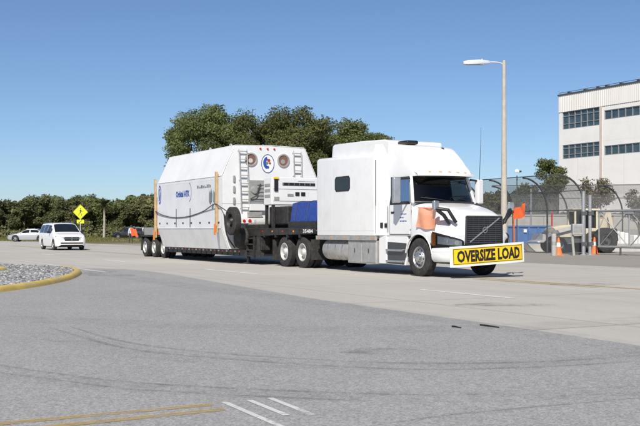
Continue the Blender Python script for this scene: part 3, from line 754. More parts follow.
for s_ in (-1,1):
    # fender lip round the arch, and dark inner arch
    arc = [(.655*math.cos(R(a)), s_*1.185, .535+.655*math.sin(R(a))) for a in range(10,171,8)]
    MB().tube(arc, .022, 6).build('fender_lip', WP, T, smooth=60)
    MB().lathe([(.63,s_*.45),(.63,s_*1.14)], (0,0,.535), 'y', 24, R(0), R(180)).build('wheel_housing', M['dark_plastic'], T, smooth=60)
    # head lamp wrapping the corner
    def hl(u, v, out):
        pl = spline([(1.45,.68,0),(1.34,.87,0),(1.14,1.04,0),(.92,1.15,0),(.70,1.20,0)], 8)
        p = pl[min(int(u*32),32)]; zt = .99+.27*u**.7; zb = .80+.05*u
        return (p.x+out*.7*(1-u), s_*(p.y+out*(.4+.6*u)), zb+(zt-zb)*v)
    us = [k/16 for k in range(17)]
    h_ = MB().slab([[hl(u,v,.012) for v in (0,.33,.66,1)] for u in us], .03).build('headlamp', M['dark_plastic'], T, smooth=40)
    MB().loft([[hl(u,v,.056) for v in (.04,.5,.96)] for u in us]).build('lens', M['lens'], h_, smooth=60)
    MB().loft([[hl(u,v,.0445) for v in (.22,.5,.80)] for u in [.10+.68*k/12 for k in range(13)]]).build('lamp_bowl', M['alu'], h_, smooth=60)
    for u, r_ in ((.22,.062),(.50,.075)):
        c = hl(u,.52,.047); nr = Vector((1-u*1.2, s_*(.3+u),0)).normalized(); uu = Vector((0,0,1)).cross(nr)
        disc(MB(), c, uu, (0,0,1), r_, r_, 20, .003).build('reflector', M['chrome'], h_)
    MB().loft([[hl(u,v,.048) for v in (.1,.9)] for u in (.84,.89,.94,.98)]).build('turn_signal', M['amber'], h_)
    # hood mirror on stalks
    hm = MB().obox((.98,s_*1.28,1.97), (.10,.19,.26), (0,0,s_*-.2)).build('hood_mirror', M['alu'], T, bevel=.035)
    box(.918,.928,s_*1.20,s_*1.36,1.87,2.07).build('mirror_glass', M['chrome'], hm)
    MB().tube([(1.02,s_*1.26,1.84),(1.10,s_*1.10,1.70),(1.06,s_*.90,1.48)], .055, 8).build('mirror_arm', M['dark_plastic'], hm, smooth=60)
    MB().tube([(.98,s_*1.26,1.88),(1.22,s_*1.04,1.84),(1.27,s_*.82,1.50)], .050, 8).build('mirror_arm', M['dark_plastic'], hm, smooth=60)
    # door mirror
    dm = MB().obox((-.72,s_*1.46,2.44), (.17,.25,.74), (0,0,s_*.25)).build('door_mirror', M['alu'] if s_ < 0 else WP, T, bevel=.05)
    MB().obox((-.805,s_*1.475,2.44), (.02,.20,.64), (0,0,s_*.25)).build('mirror_glass', M['opaque_glass'], dm)
    for z in (2.78,2.10): MB().tube([(-.62,s_*1.06,z),(-.70,s_*1.40,z-.02)], .03, 8).build('mirror_arm', M['dark_plastic'], dm, smooth=60)
MB().tube([(-.62,1.40,2.8),(-.60,1.41,3.4),(-.57,1.42,4.35)], [.010,.007,.004], 6).build('antenna', M['dark_plastic'], T)
# grille
gb = MB().prism([(-.64,.90),(.64,.90),(.61,1.66),(.56,1.69),(-.56,1.69),(-.61,1.66)], 'x', 1.395, 1.43).build('grille', M['dark_plastic'], T, bevel=.01)
mb = MB()
for k in range(13):
    z = .95+k*.055; mb.box(1.425,1.45,-.58,.58,z,z+.022)
for y in (-.38,-.19,0,.19,.38): mb.box(1.42,1.44,y-.006,y+.006,.93,1.66)
mb.build('grille_bars', M['chrome_dark'], gb)
mb = MB()
for a, b in (((-.60,1.67),(.60,1.67)),((-.62,.92),(-.60,1.67)),((.62,.92),(.60,1.67))): mb.bar((1.44,*a),(1.44,*b),.03,.03)
mb.build('grille_surround', M['chrome_dark'], gb)
MB().bar((1.458,-.50,.97),(1.458,.50,1.63),.035,.02,(1,0,0)).build('diagonal_bar', M['alu'], gb)
ib = MB(); ellipse_ring(ib, (1.472,0,1.30), (0,1,0), (0,0,1), .085,.085,.022); ib.bar((1.472,.05,1.36),(1.472,.10,1.42),.02,.008,(1,0,0)); ib.build('badge', M['chrome'], gb)
# bumper: swept section
plan = spline([(.70,-1.215,0),(.95,-1.21,0),(1.2,-1.14,0),(1.42,-.97,0),(1.54,-.65,0),(1.59,-.25,0),(1.60,0,0)], 5)
plan = plan+[Vector((p.x,-p.y,0)) for p in plan[:-1][::-1]]
ins = offset(plan, .16); secs = []
for p, q in zip(plan, ins):
    secs.append([(p.x,p.y,.50),(p.x+(p.x-q.x)*.12,p.y+(p.y-q.y)*.12,.60),(p.x+(p.x-q.x)*.12,p.y+(p.y-q.y)*.12,.665),(p.x,p.y,.68),(p.x,p.y,.695),(p.x+(p.x-q.x)*.08,p.y+(p.y-q.y)*.08,.71),(p.x,p.y,.80),(q.x,q.y,.84),(q.x,q.y,.43),(p.x+(q.x-p.x)*.4,p.y+(q.y-p.y)*.4,.43)])
bp = MB().loft(secs, closed=True, cap0=True, cap1=True).build('bumper', WP, T, smooth=40)
for s_ in (-1,1):
    MB().obox((1.36,s_*1.045,.66), (.05,.26,.14), (0,0,s_*-.95)).build('fog_lamp', M['dark_plastic'], bp, bevel=.01)

# OVERSIZE LOAD banner tied across the bumper
BN = thing('banner', 'yellow OVERSIZE LOAD banner with white border across the truck bumper', 'banner', (1.70,0,.30))
def bpt(u, v, d=0):
    y = -1.25+2.48*u; z = .30+.125*u+.55*v
    return (1.70+.03*math.sin(u*9)-.10*abs(u-.5)**2*4+d-.03*v, y, z)
def bgrid(u0,u1,v0,v1,d,nu=24,nv=4): return [[bpt(u0+(u1-u0)*i/nu, v0+(v1-v0)*j/nv, d) for j in range(nv+1)] for i in range(nu+1)]
MB().slab(bgrid(0,1,0,1,0), .012).build('border', M['white_cloth'], BN, smooth=40)
MB().loft(bgrid(.028,.972,.10,.90,.016)).build('yellow_panel', M['yellow_sign'], BN, smooth=60)
mb = MB()
for u0,u1,v0,v1 in ((.034,.966,.125,.15),(.034,.966,.85,.875),(.034,.040,.15,.85),(.960,.966,.15,.85)): mb.loft(bgrid(u0,u1,v0,v1,.019,16,2))
mb.build('black_rule', M['letter_black'], BN)
lt = lettering('lettering', 'OVERSIZE LOAD', (0,0,0), (1,0,0), (0,1,0), 1, 1, M['letter_black'], BN, 0, bold=.045)
P_ = np.array([q.co[:] for q in lt.data.vertices]); mn = P_.min(0); mx = P_.max(0)
for q in lt.data.vertices:
    a = (q.co.x-mn[0])/(mx[0]-mn[0]); b = (q.co.y-mn[1])/(mx[1]-mn[1])
    p = bpt(.075+.85*a, .205+.59*b, .022); q.co = Vector(p)-Vector((1.70,0,.30))
for u in (.02,.98):
    for v in (.08,.92): MB().tube([bpt(u,v,.012),(1.50,bpt(u,v)[1]*.93,bpt(u,v)[2])], .008, 5).build('tie_cord', M['strap_grey'], BN)

# orange warning flags on the hood mirrors
def cloth(fn, nu=14, nv=10, th=.004):
    return MB().slab([[fn(i/nu, j/nv) for j in range(nv+1)] for i in range(nu+1)], th)
F1 = thing('flag', 'pale orange warning flag lying along the near side of the truck hood', 'flag', (.45,-1.24,1.3))
cloth(lambda u,v: (-.05+.92*u-.04*(1-v), -1.225+.075*v+.022*math.sin(u*9+v*3), 1.36+.56*v+.025*math.sin(u*6+1)*(1-v)-.03*u)).build('cloth', M['pale_orange'], F1, smooth=60)
MB().tube([(-.07,-1.15,1.925),(.93,-1.19,1.89)], .012, 6).build('rod', M['orange_cloth'], F1)
F2 = thing('flag', 'bright orange warning flag flying beyond the truck grille', 'flag', (.95,1.42,.95))
cloth(lambda u,v: (.95-.06*math.sin(u*7+v*2)-.1*u, 1.42+.52*u, 1.56+.44*v*(1-.25*(1-u))+.18*u*(1-v)*.6+.06*u+.02*math.sin(u*9))).build('cloth', M['orange_cloth'], F2, smooth=60)
MB().tube([(.95,1.41,2.06),(.95,1.42,1.5),(.98,1.40,.95)], .016, 6).build('rod', M['orange_cloth'], F2)
MB().tube([(.98,1.30,1.92),(.96,1.41,1.92)], .02, 6).build('clamp', M['dark_plastic'], F2)

# ------------------------------------------------------------------ the lowboy trailer
TR = thing('lowboy_trailer', 'black gooseneck lowboy trailer coupled behind the white truck', 'trailer', (-15,0,0))
BS = M['black_steel']
for s_ in (-1,1):
    gn = MB().prism([(-12.35,.98),(-12.35,1.36),(-6.45,1.38),(-6.30,1.30),(-6.30,1.16),(-9.2,1.12),(-10.2,1.08),(-10.9,.98)], 'y', s_*1.26, s_*1.06).build('gooseneck_beam', BS, TR, bevel=.012)
    for k in range(6): box(-12.0+k*.95,-11.93+k*.95,s_*1.268,s_*1.05,1.03,1.345).build('rib', BS, gn)
    box(-10.9,-10.3,s_*1.26,s_*.9,.55,1.02).build('gooseneck_knee', BS, TR, bevel=.02)
    # deck side beam
    db = box(-20.7,-10.6,s_*1.30,s_*1.14,.30,.56).build('deck_beam', BS, TR, bevel=.01)
    for k in range(20):
        x = -20.3+k*.42
        box(x,x+.17,s_*1.306,s_*1.295,.44,.50).build('reflector', M['red_lens'] if k % 2 else M['rim_white'], db)
    for k in range(15): box(-20.4+k*.58,-20.34+k*.58,s_*1.318,s_*1.29,.31,.42).build('stake_pocket', BS, db)
box(-12.3,-6.4,-1.05,1.05,1.30,1.352).build('gooseneck_deck', BS, TR)
box(-10.6,-10.45,-1.12,1.12,.32,1.30).build('gooseneck_front_plate', BS, TR)
for k in range(12): box(-20.7+k*.7,-20.64+k*.7+.6,-1.13,1.13,.50,.545).build('deck_plank', M['timber'] if k < 0 else BS, TR)
for x in (-19,-16.5,-14,-11.8): box(x,x+.15,-1.14,1.14,.30,.495).build('deck_cross_member', BS, TR)
# bracing, steps and landing gear between deck and neck
for a, b in (((-12.3,-1.24,.56),(-11.2,-1.24,1.05)),((-11.9,-1.15,.56),(-12.3,-1.15,1.3)),((-13.0,-1.2,.56),(-12.3,-1.2,1.2)),((-13.3,-1.27,.56),(-12.6,-1.27,1.0))):
    MB().bar(a, b, .07, .09).build('brace', BS, TR)
for k in range(4): box(-11.45,-10.85,-1.36,-1.08,.30+k*.22,.35+k*.22).build('step', M['black_steel'], TR, bevel=.005)
for x in (-11.47,-10.85): box(x,x+.04,-1.35,-1.27,.24,1.06).build('step_stringer', BS, TR)
MB().tube([(-11.7,-1.15,.05),(-11.7,-1.15,.9)], .07, 10).build('landing_leg', BS, TR, smooth=50)
box(-11.85,-11.55,-1.3,-1.0,.03,.06).build('landing_foot', BS, TR)
for k in range(4):
    x = -10.2+k*.85; MB().lathe([(0,-1.275),(.035,-1.275),(.035,-1.255)], (x,0,1.25), 'y', 12).build('side_lamp', M['amber'] if k % 2 else M['red_lens'], TR)
lettering('trailer_number', '35484', (-6.92,-1.262,1.20), (1,0,0), (0,0,1), .72, .125, M['white_cloth'], TR, bold=.02)
# air lines between truck and trailer
for k, y in enumerate((-.3,-.15,0)):
    MB().tube(spline([(-6.1,y,1.6),(-6.4,y-.1,1.3),(-6.7,y-.1,1.28),(-6.9,y,1.5)],5), .018, 6).build('air_line', M[('logo_blue','red_lens','dark_plastic')[k]], TR, smooth=60)
# dark masses and hoses filling the corner between deck, neck and container
MB().lathe([(.0,-1.62),(.36,-1.60),(.40,-1.50),(.40,-1.30),(.0,-1.28)], (-11.75,0,.98), 'y', 28).build('dark_drum', M['rubber'], TR, smooth=40)  # rounded dark mass added for the dark, shaded corner under the spare
box(-12.1,-10.62,-1.18,-.9,.56,1.0).build('hydraulic_tank', BS, TR, bevel=.04)
box(-10.62,-10.40,-1.30,-1.10,.30,1.04).build('mud_flap', M['rubber'], TR)
for z in (.62,.72): MB().tube(spline([(-12.6,-1.3,.58),(-12.0,-1.34,z),(-11.4,-1.3,z+.3),(-10.7,-1.27,1.1)],5), .02, 6).build('hydraulic_hose', M['dark_plastic'], TR, smooth=60)
# rear bogie
for s_ in (-1,1):
    for x in (-21.25,-22.58,-23.9): wheel(TR, x, s_*1.14, .46, TY_T, RIM_T, s_, .3)
    MB().prism([(-20.6,.35),(-20.6,.62),(-21.0,1.02),(-24.6,1.04),(-24.6,.80),(-21.2,.78),(-20.9,.35)], 'y', s_*.62, s_*.5).build('bogie_beam', BS, TR, bevel=.01)
    box(-24.55,-20.75,s_*1.27,s_*.7,.985,1.03).build('mudguard', BS, TR, bevel=.01)
    box(-24.56,-24.52,s_*1.24,s_*.8,.30,.98).build('mud_flap', M['rubber'], TR)
    for z in (.0,.12): MB().lathe([(0,-24.66),(.05,-24.66),(.05,-24.6)], (0,s_*(.95+z),.9), 'x', 14).build('tail_lamp', M['red_lens'], TR)
for x in (-21.25,-22.58,-23.9): MB().tube([(x,-1.1,.46),(x,1.1,.46)], .07, 10).build('axle', BS, TR, smooth=50)
box(-24.62,-20.8,-.8,.8,1.0,1.05).build('bogie_deck', BS, TR)
box(-24.64,-24.58,-1.2,1.2,.82,1.0).build('rear_bumper', BS, TR)
box(-24.2,-22.9,-1.2,.6,1.055,1.42).build('chain_box', M['equip_grey'], TR, bevel=.02)
box(-24.25,-24.2,-.9,-.3,1.1,1.38).build('number_board', M['white_cloth'], TR)
MB().tube([(-21.6,-1.1,1.05),(-21.2,-1.05,2.2),(-20.6,-1.3,3.1)], .03, 6).build('tie_strap', M['strap_orange'], TR)
MB().tube([(-22.4,-1.15,1.05),(-21.2,-1.5,2.1),(-20.9,-1.7,2.6)], .035, 6).build('tie_strap', M['strap_orange'], TR)
MB().prism([(-21.9,1.1),(-20.9,1.1),(-20.85,2.2),(-21.2,1.9)], 'y', -1.3, -1.22).build('wedge_board', M['strap_orange'], TR)

# ------------------------------------------------------------------ the spacecraft container
CN = thing('cargo_container', 'huge white eight-sided transport container riding on the black trailer', 'container', (-16,0,.56))
X0, X1, HW = -19.6, -12.18, 2.05
def octa(x, sc=0.0):
    pts = [(1.76,.56),(HW,1.39),(HW,3.36),(1.50,4.56),(0,4.60)]
    pts = [(y-sc if y else 0, z-sc if z > 2 else z+sc) for y, z in pts]
    return pts
def panel(name, a, b, m, parent, x0=X0, x1=X1, th=.03, s_=-1, bev=.012):
    "flat panel between two section points a=(y,z), b=(y,z)"
    P = [[(x0,s_*a[0],a[1]),(x0,s_*b[0],b[1])],[(x1,s_*a[0],a[1]),(x1,s_*b[0],b[1])]]
    return MB().slab(P, th*(-s_)).build(name, m, parent, bevel=bev)
pr = octa(0)
core = [(-y,z) for y,z in pr[:-1]][::-1]
ring = [(-y,z) for y,z in pr]+[(y,z) for y,z in pr[:-1][::-1]]
MB().prism([(y*.985,2.5+(z-2.5)*.985) for y,z in ring], 'x', X0+.04, X1-.05).build('core', M['white_shell'], CN)
for s_ in (-1,1):
    panel('skirt_panel', pr[0], (HW,1.385), M['skirt_panel'], CN, s_=s_)  # skirt tone lifted: ground bounce put into its colour
    panel('side_panel', (HW,1.395), (HW,3.355), M['grey_panel'], CN, s_=s_)  # sides toned greyer than the front: weaker sunlight put into the colour
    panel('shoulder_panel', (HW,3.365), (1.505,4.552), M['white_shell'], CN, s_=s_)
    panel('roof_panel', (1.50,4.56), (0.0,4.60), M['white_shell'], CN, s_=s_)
    # bottom edge rail and clamps along the skirt joint
    for k in range(8):
        x = -19.35+k*.98; box(x,x+.13,s_*2.10,s_*2.06,1.56,1.62).build('clamp', M['dark_plastic'], CN, bevel=.006)
    MB().box(X0+.02,X1-.02,s_*2.092,s_*2.06,1.37,1.41).build('joint_rail', M['skirt_panel'], CN)
# front face: lower plate, upper plate
for x, nm in ((X1,'front_plate'),(X0,'rear_plate')):
    d_ = .04 if x == X1 else -.04
    MB().prism([(-1.75,.57),(1.75,.57),(2.04,1.39),(2.04,2.30),(-2.04,2.30),(-2.04,1.39)], 'x', x-d_, x).build(nm, M['white_shell'], CN, bevel=.012)
    MB().prism([(-2.04,2.312),(2.04,2.312),(2.04,3.355),(1.50,4.55),(0,4.59),(-1.50,4.55),(-2.04,3.355)], 'x', x-d_, x).build(nm, M['white_shell'], CN, bevel=.012)
XF = X1
U, V = (0,1,0), (0,0,1)
for y in (-.84,.56):
    ph = MB(); ph.lathe([(.27,XF),(.27,XF+.035),(.215,XF+.04),(.20,XF+.01)], (0,y,4.04), 'x', 32)
    po = ph.build('porthole', M['alu_dull'], CN, smooth=40); disc(MB(), (XF+.006,y,4.04), U, V, .205,.205).build('port_pane', M['copper'], po)
    disc(MB(), (XF+.010,y-.02,4.0), U, V, .10,.09).build('port_hatch', M['rim_white'] if y < 0 else M['equip_grey'], po)
# oval mission emblem
em = disc(MB(), (XF+.004,-.12,3.90), U, V, .285,.37).build('emblem', M['white_cloth'], CN)
ellipse_ring(MB(), (XF+.008,-.12,3.90), U, V, .285,.37,.03).build('emblem_ring', M['logo_blue'], em)
ellipse_ring(MB(), (XF+.009,-.12,3.93), U, V, .20,.25,.13, 20, a0=R(100), a1=R(255)).build('emblem_arc', M['logo_blue'], em)
for dy, dz, r_, m_ in ((.04,.13,.07,'logo_red'),(-.03,.02,.06,'logo_grey'),(.09,.02,.05,'copper'),(-.06,.18,.05,'logo_blue'),(.0,-.14,.06,'logo_blue')):
    disc(MB(), (XF+.012,-.12+dy,3.90+dz), U, V, r_, r_*.9, 16).build('emblem_mark', M[m_], em)
for y in (-.44,-.13,.16): MB().lathe([(0,XF+.05),(.035,XF+.04),(.04,XF)], (0,y,4.48), 'x', 12).build('clearance_lamp', M['red_lens'], CN)
def ladder(y, w_, z0, z1, lean, n_):
    ld = MB()
    for s_ in (-1,1): ld.bar((XF+.10,y+s_*w_/2+lean,z0),(XF+.10,y+s_*w_/2,z1),.03,.03)
    for z in (z0+.1,(z0+z1)/2,z1-.05):
        for s_ in (-1,1): ld.bar((XF,y+s_*w_/2+lean*(z1-z)/(z1-z0),z),(XF+.10,y+s_*w_/2+lean*(z1-z)/(z1-z0),z),.03,.03)
    lo = ld.build('ladder', M['rim_white'], CN)
    for k in range(n_):
        z = z0+.12+(z1-z0-.2)*k/(n_-1); q = lean*(z1-z)/(z1-z0)
        MB().bar((XF+.10,y-w_/2+q,z),(XF+.10,y+w_/2+q,z),.045,.028).build('rung', M['alu_dull'], lo)
ladder(-1.22,.34,2.05,4.42,.10,8); ladder(1.13,.34,2.5,4.42,.06,6)
# equipment on the front: cooling unit panel, plates, lamps
eq = box(XF,XF+.10,-.96,-.20,2.42,3.24).build('equipment_panel', M['equip_grey'], CN, bevel=.02)
for k in range(5): box(XF+.10,XF+.13,-.62,-.24,2.50+k*.14,2.56+k*.14).build('louvre', M['alu_dull'], eq)
MB().lathe([(0,XF+.16),(.13,XF+.15),(.15,XF+.1)], (0,-.74,2.84), 'x', 20).build('fan_hub', M['equip_grey'], eq, smooth=40)
MB().tube([(XF+.14,-.92,2.5),(XF+.2,-.7,2.62),(XF+.16,-.5,3.1)], .025, 6).build('hose', M['dark_plastic'], eq)
box(XF,XF+.16,-.95,-.30,2.05,2.30).build('junction_box', M['white_shell'], CN, bevel=.015)
box(XF,XF+.2,-1.0,-.45,1.78,2.0).build('junction_box', M['equip_grey'], CN, bevel=.015)
for k, z in enumerate((2.3,2.75,3.15)): box(XF,XF+.06,-1.60,-1.52,z,z+.25).build('cleat', M['equip_grey'], CN, bevel=.01)
lp = box(XF+.02,XF+.22,-1.66,-.35,1.55,1.76).build('lamp_plate', M['white_shell'], CN, bevel=.015)
for y, r_ in ((-1.48,.035),(-1.22,.065),(-.98,.075),(-.62,.04)): MB().lathe([(0,XF+.25),(r_*.8,XF+.245),(r_,XF+.22)], (0,y,1.65), 'x', 16).build('tail_lamp', M['red_lens'], lp, smooth=40)
MB().lathe([(.0,0),(.09,.0),(.09,.55),(.0,.55)], (XF+.3,-.42,1.66), 'y', 16).build('canister', M['rim_white'], CN, smooth=40)
# dark curved tube drawn as the shadow gap under the front edge
MB().tube(spline([(XF+.08,-2.0,1.9),(XF+.25,-1.95,1.1),(XF+.2,-1.6,.62)],5), .03, 6).build('shadow_gap_tube', BS, CN, smooth=60)
# timber corner posts on the near side
for x, z0, z1 in ((-19.72,.95,3.58),(-12.52,1.20,3.55)):
    box(x-.055,x+.055,-2.19,-2.095,z0,z1).build('timber_post', M['timber'], CN, bevel=.008)
    MB().obox((x+.02,-2.215,z0+.12),(.17,.02,.42),(0,.08,0)).build('warning_tape', M['strap_orange'], CN)
# corner angles, bolts and lifting lugs
for x in (X0+.03,X1-.03):
    for s_ in (-1,1):
        MB().bar((x,s_*2.088,1.42),(x,s_*2.088,3.34),.07,.012,(0,1,0)).build('corner_angle', M['white_shell'], CN, bevel=.004)
mb = MB()
for k in range(24):
    for z in (1.48,3.28): mb.lathe([(0,-2.10),(.014,-2.098),(.018,-2.082)], (X0+.2+k*.30,0,z), 'y', 6)
o_ = mb.build('bolts', M['grey_panel'], CN); o_['kind'] = 'stuff'
for x in (-18.2,-16,-13.8): MB().lathe([(.07,-.02),(.10,-.02),(.10,.02),(.07,.02),(.07,-.02)], (x,-1.0,4.68), 'y', 14).build('lifting_lug', M['rim_white'], CN, smooth=40)
# sagging tie rope and straps
MB().tube(spline([(-19.66,-2.16,2.14),(-18.9,-2.12,1.97),(-17.6,-2.10,1.84),(-16.4,-2.10,1.83),(-15.2,-2.10,1.90),(-13.9,-2.11,2.06),(-12.6,-2.2,2.30),(-12.2,-2.14,2.2),(-11.5,-2.12,2.0)], 8), .02, 8).build('rope', M['strap_grey'], CN, smooth=60)
for x in (-17.15,-15.5): box(x-.02,x+.02,-2.10,-2.085,1.42,2.2).build('strap', M['strap_grey'], CN)
# lettering and marks of the near side
S = -2.083
lettering('lettering', 'Orbital ATK', (-17.2,S,2.68), (1,0,0), (0,0,1), 1.62, .27, M['logo_blue'], CN, bold=.05)
ellipse_ring(MB(), (-15.72,S-.004,2.86), (1,0,0), (0,0,1), .36,.42,.03, 24, 0, R(-70), R(70)).build('swoosh', M['logo_blue'], CN)
ov = disc(MB(), (-19.30,S-.001,2.86), (1,0,0), (0,0,1), .20,.42).build('emblem', M['logo_blue'], CN)
ellipse_ring(MB(), (-19.30,S-.006,2.86), (1,0,0), (0,0,1), .15,.33,.035).build('emblem_ring', M['white_cloth'], ov)
MB().bar((-19.42,S-.008,2.65),(-19.2,S-.008,3.05),.05,.006).build('emblem_bar', M['white_cloth'], ov)
mb = MB()     # small dark lettering, unreadable in the photograph, kept as broken marks
x = -14.72
for l_, h_ in ((.12,.12),(.06,.09),(.10,.05),(.16,.12),(.08,.08),(.05,.11),(.14,.05),(.12,.12),(.10,.12),(.08,.10)):
    mb.box(x,x+l_,S-.006,S-.002,2.98,2.98+h_); x += l_+.05
mb.build('small_lettering', M['logo_grey'], CN)
for k, x in enumerate((-14.9,-14.62,-14.3,-13.95)): box(x,x+.05,S-.005,S-.002,2.38,2.86-.05*(k%2)).build('faint_stripe', M['skirt_panel'], CN)
for x in (-13.42,-12.98):
    MB().prism([(x,2.40),(x+.13,2.30),(x+.32,2.42),(x+.35,2.72),(x+.22,2.92),(x+.12,2.74),(x+.02,2.86)], 'y', S-.006, S-.002).build('wing_mark', M['logo_grey'], CN)
MB().prism([(-13.15,2.16),(-13.0,2.12),(-12.92,2.3),(-13.05,2.34)], 'y', S-.006, S-.002).build('wing_mark', M['logo_grey'], CN)
# spare wheel on its bracket
SPW = thing('spare_wheel', 'black spare truck tyre slung beside the container front corner', 'tyre', (-11.35,-1.95,1.07))
o = wheel(SPW, -11.35, -1.95, 1.64, TY_D, RIM_D, -1); o.name = 'wheel'
for c_ in o.children:
    if c_.name.startswith('rim'): c_.data = c_.data.copy(); c_.data.materials[0] = BS
box(-12.15,-11.3,-1.8,-1.7,1.58,1.70).build('bracket', BS, SPW)

# ------------------------------------------------------------------ gear on the gooseneck
GU = thing('generator_unit', 'white cooling unit with black louvre stripe on the gooseneck', 'generator', (-10,0,1.36))
bd = box(-10.32,-9.62,-1.16,1.10,2.22,3.24).build('housing', M['white_shell'], GU, bevel=.03)
G0 = -9.63
box(G0,G0+.03,-.72,.62,2.94,3.04).build('louvre_slot', M['dark_plastic'], bd)
for k in range(6): box(G0+.03,G0+.036,-.70+k*.22,-.685+k*.22,2.945,3.035).build('louvre_blade', M['equip_grey'], bd)
box(G0,G0+.03,-.52,-.28,2.55,2.63).build('name_plate', M['equip_grey'], bd)
for y0 in (-.20,.04): box(G0,G0+.035,y0,y0+.17,2.56,2.70).build('gauge', M['dark_plastic'], bd, bevel=.01)
box(G0,G0+.03,.25,.55,2.245,2.30).build('yellow_plate', M['yellow_sign'], bd)
box(G0,G0+.025,-.1,.6,3.10,3.15).build('small_plate', M['grey_panel'], bd)
box(G0,G0+.06,-1.06,-.92,2.72,3.16).build('control_box', M['dark_plastic'], bd, bevel=.01)
box(G0,G0+.06,-1.09,-.89,3.17,3.235).build('warning_label', M['yellow_sign'], bd)
box(G0,G0+.03,-1.06,-.86,2.40,2.52).build('name_plate', M['equip_grey'], bd)
for z in (2.36,2.80): box(G0,G0+.02,-1.1,1.05,z,z+.012).build('panel_seam', M['equip_grey'], bd)
for z in (2.5,2.7,2.9): box(-10.2,-9.75,-1.175,-1.155,z,z+.10).build('side_louvre', M['equip_grey'], bd)
for x in (-10.25,-9.7):
    for y in (-1.06,1.02): box(x-.05,x+.05,y-.05,y+.05,1.354,2.23).build('leg', BS, GU)
eg = box(-10.3,-8.75,-.95,.85,1.50,2.16).build('engine', BS, GU, bevel=.04)
MB().tube([(-9.35,-.9,1.6),(-9.2,-.6,1.8),(-9.35,-.2,1.9)], .04, 8).build('hose', M['equip_grey'], GU, smooth=60)
BB = thing('tarp_box', 'bright blue tarpaulin covered box on the gooseneck behind the sleeper', 'box', (-7.6,.2,1.36))
secs = []
for x, i in ((-8.55,.06),(-8.5,.02),(-8.3,0),(-6.7,0),(-6.55,.03)):
    secs.append([(x,-.98+i,1.60),(x,-.95+i,1.9),(x,-.88+i,2.26-i),(x,-.7,2.30-i),(x,.4,2.32-i),(x,1.1-i,2.28-i),(x,1.15-i,1.60)])
MB().loft(secs, closed=True, cap0=True, cap1=True).build('cover', M['blue_tarp'], BB, smooth=40)
box(-8.6,-6.5,-1.0,1.1,1.356,1.595).build('pallet', BS, BB, bevel=.01)
for x in (-8.1,-7.2): MB().tube([(x,-.985,1.61),(x,-.955,1.9),(x,-.885,2.27),(x,-.7,2.315),(x,.4,2.335),(x,1.1,2.29)], .012, 5).build('lashing', M['strap_grey'], BB)
CR = thing('cargo_rack', 'low dark rack of lashing gear on the gooseneck beside the cooling unit', 'rack', (-10.9,-.5,1.36))
box(-11.9,-10.75,-1.2,.9,1.356,1.50).build('tray', BS, CR, bevel=.01)
MB().lathe([(.0,0),(.10,.0),(.10,.9),(.0,.9)], (-11.2,-1.1,1.60), 'y', 14).build('roll', M['rim_white'], CR, smooth=40)
for k in range(3): MB().tube([(-11.7+k*.3,-1.15,1.53),(-11.6+k*.3,.7,1.55)], .05, 8).build('pole', M['equip_grey'], CR, smooth=50)

# ------------------------------------------------------------------ cars
def car_wheel_meshes(ro):
    ty = MB().lathe([(ro*.66,-.10),(ro*.9,-.11),(ro,-.085),(ro,.085),(ro*.9,.11),(ro*.66,.10)], n=30).mesh('tyre', smooth=40); ty.materials.append(M['rubber'])
    rm = MB().lathe([(ro*.67,-.09),(ro*.64,-.10),(ro*.60,-.05)], n=30)
    for k in range(5):
        t = 2*PI*k/5; rm.bar((0,-.085,0),(math.cos(t)*ro*.63,-.075,math.sin(t)*ro*.63),.055,.03,(0,1,0))
    rm.lathe([(0,-.105),(.05,-.10),(.06,-.06)], n=14)
    rm = rm.mesh('rim', smooth=40); rm.materials.append(M['alu'])
    hb = MB(); disc(hb, (0,-.03,0), (1,0,0), (0,0,1), ro*.62, ro*.62, 20, 0); hb = hb.mesh('brake_disc'); hb.materials.append(M['chrome_dark'])
    return ty, rm, hb
CARW = car_wheel_meshes(.335)
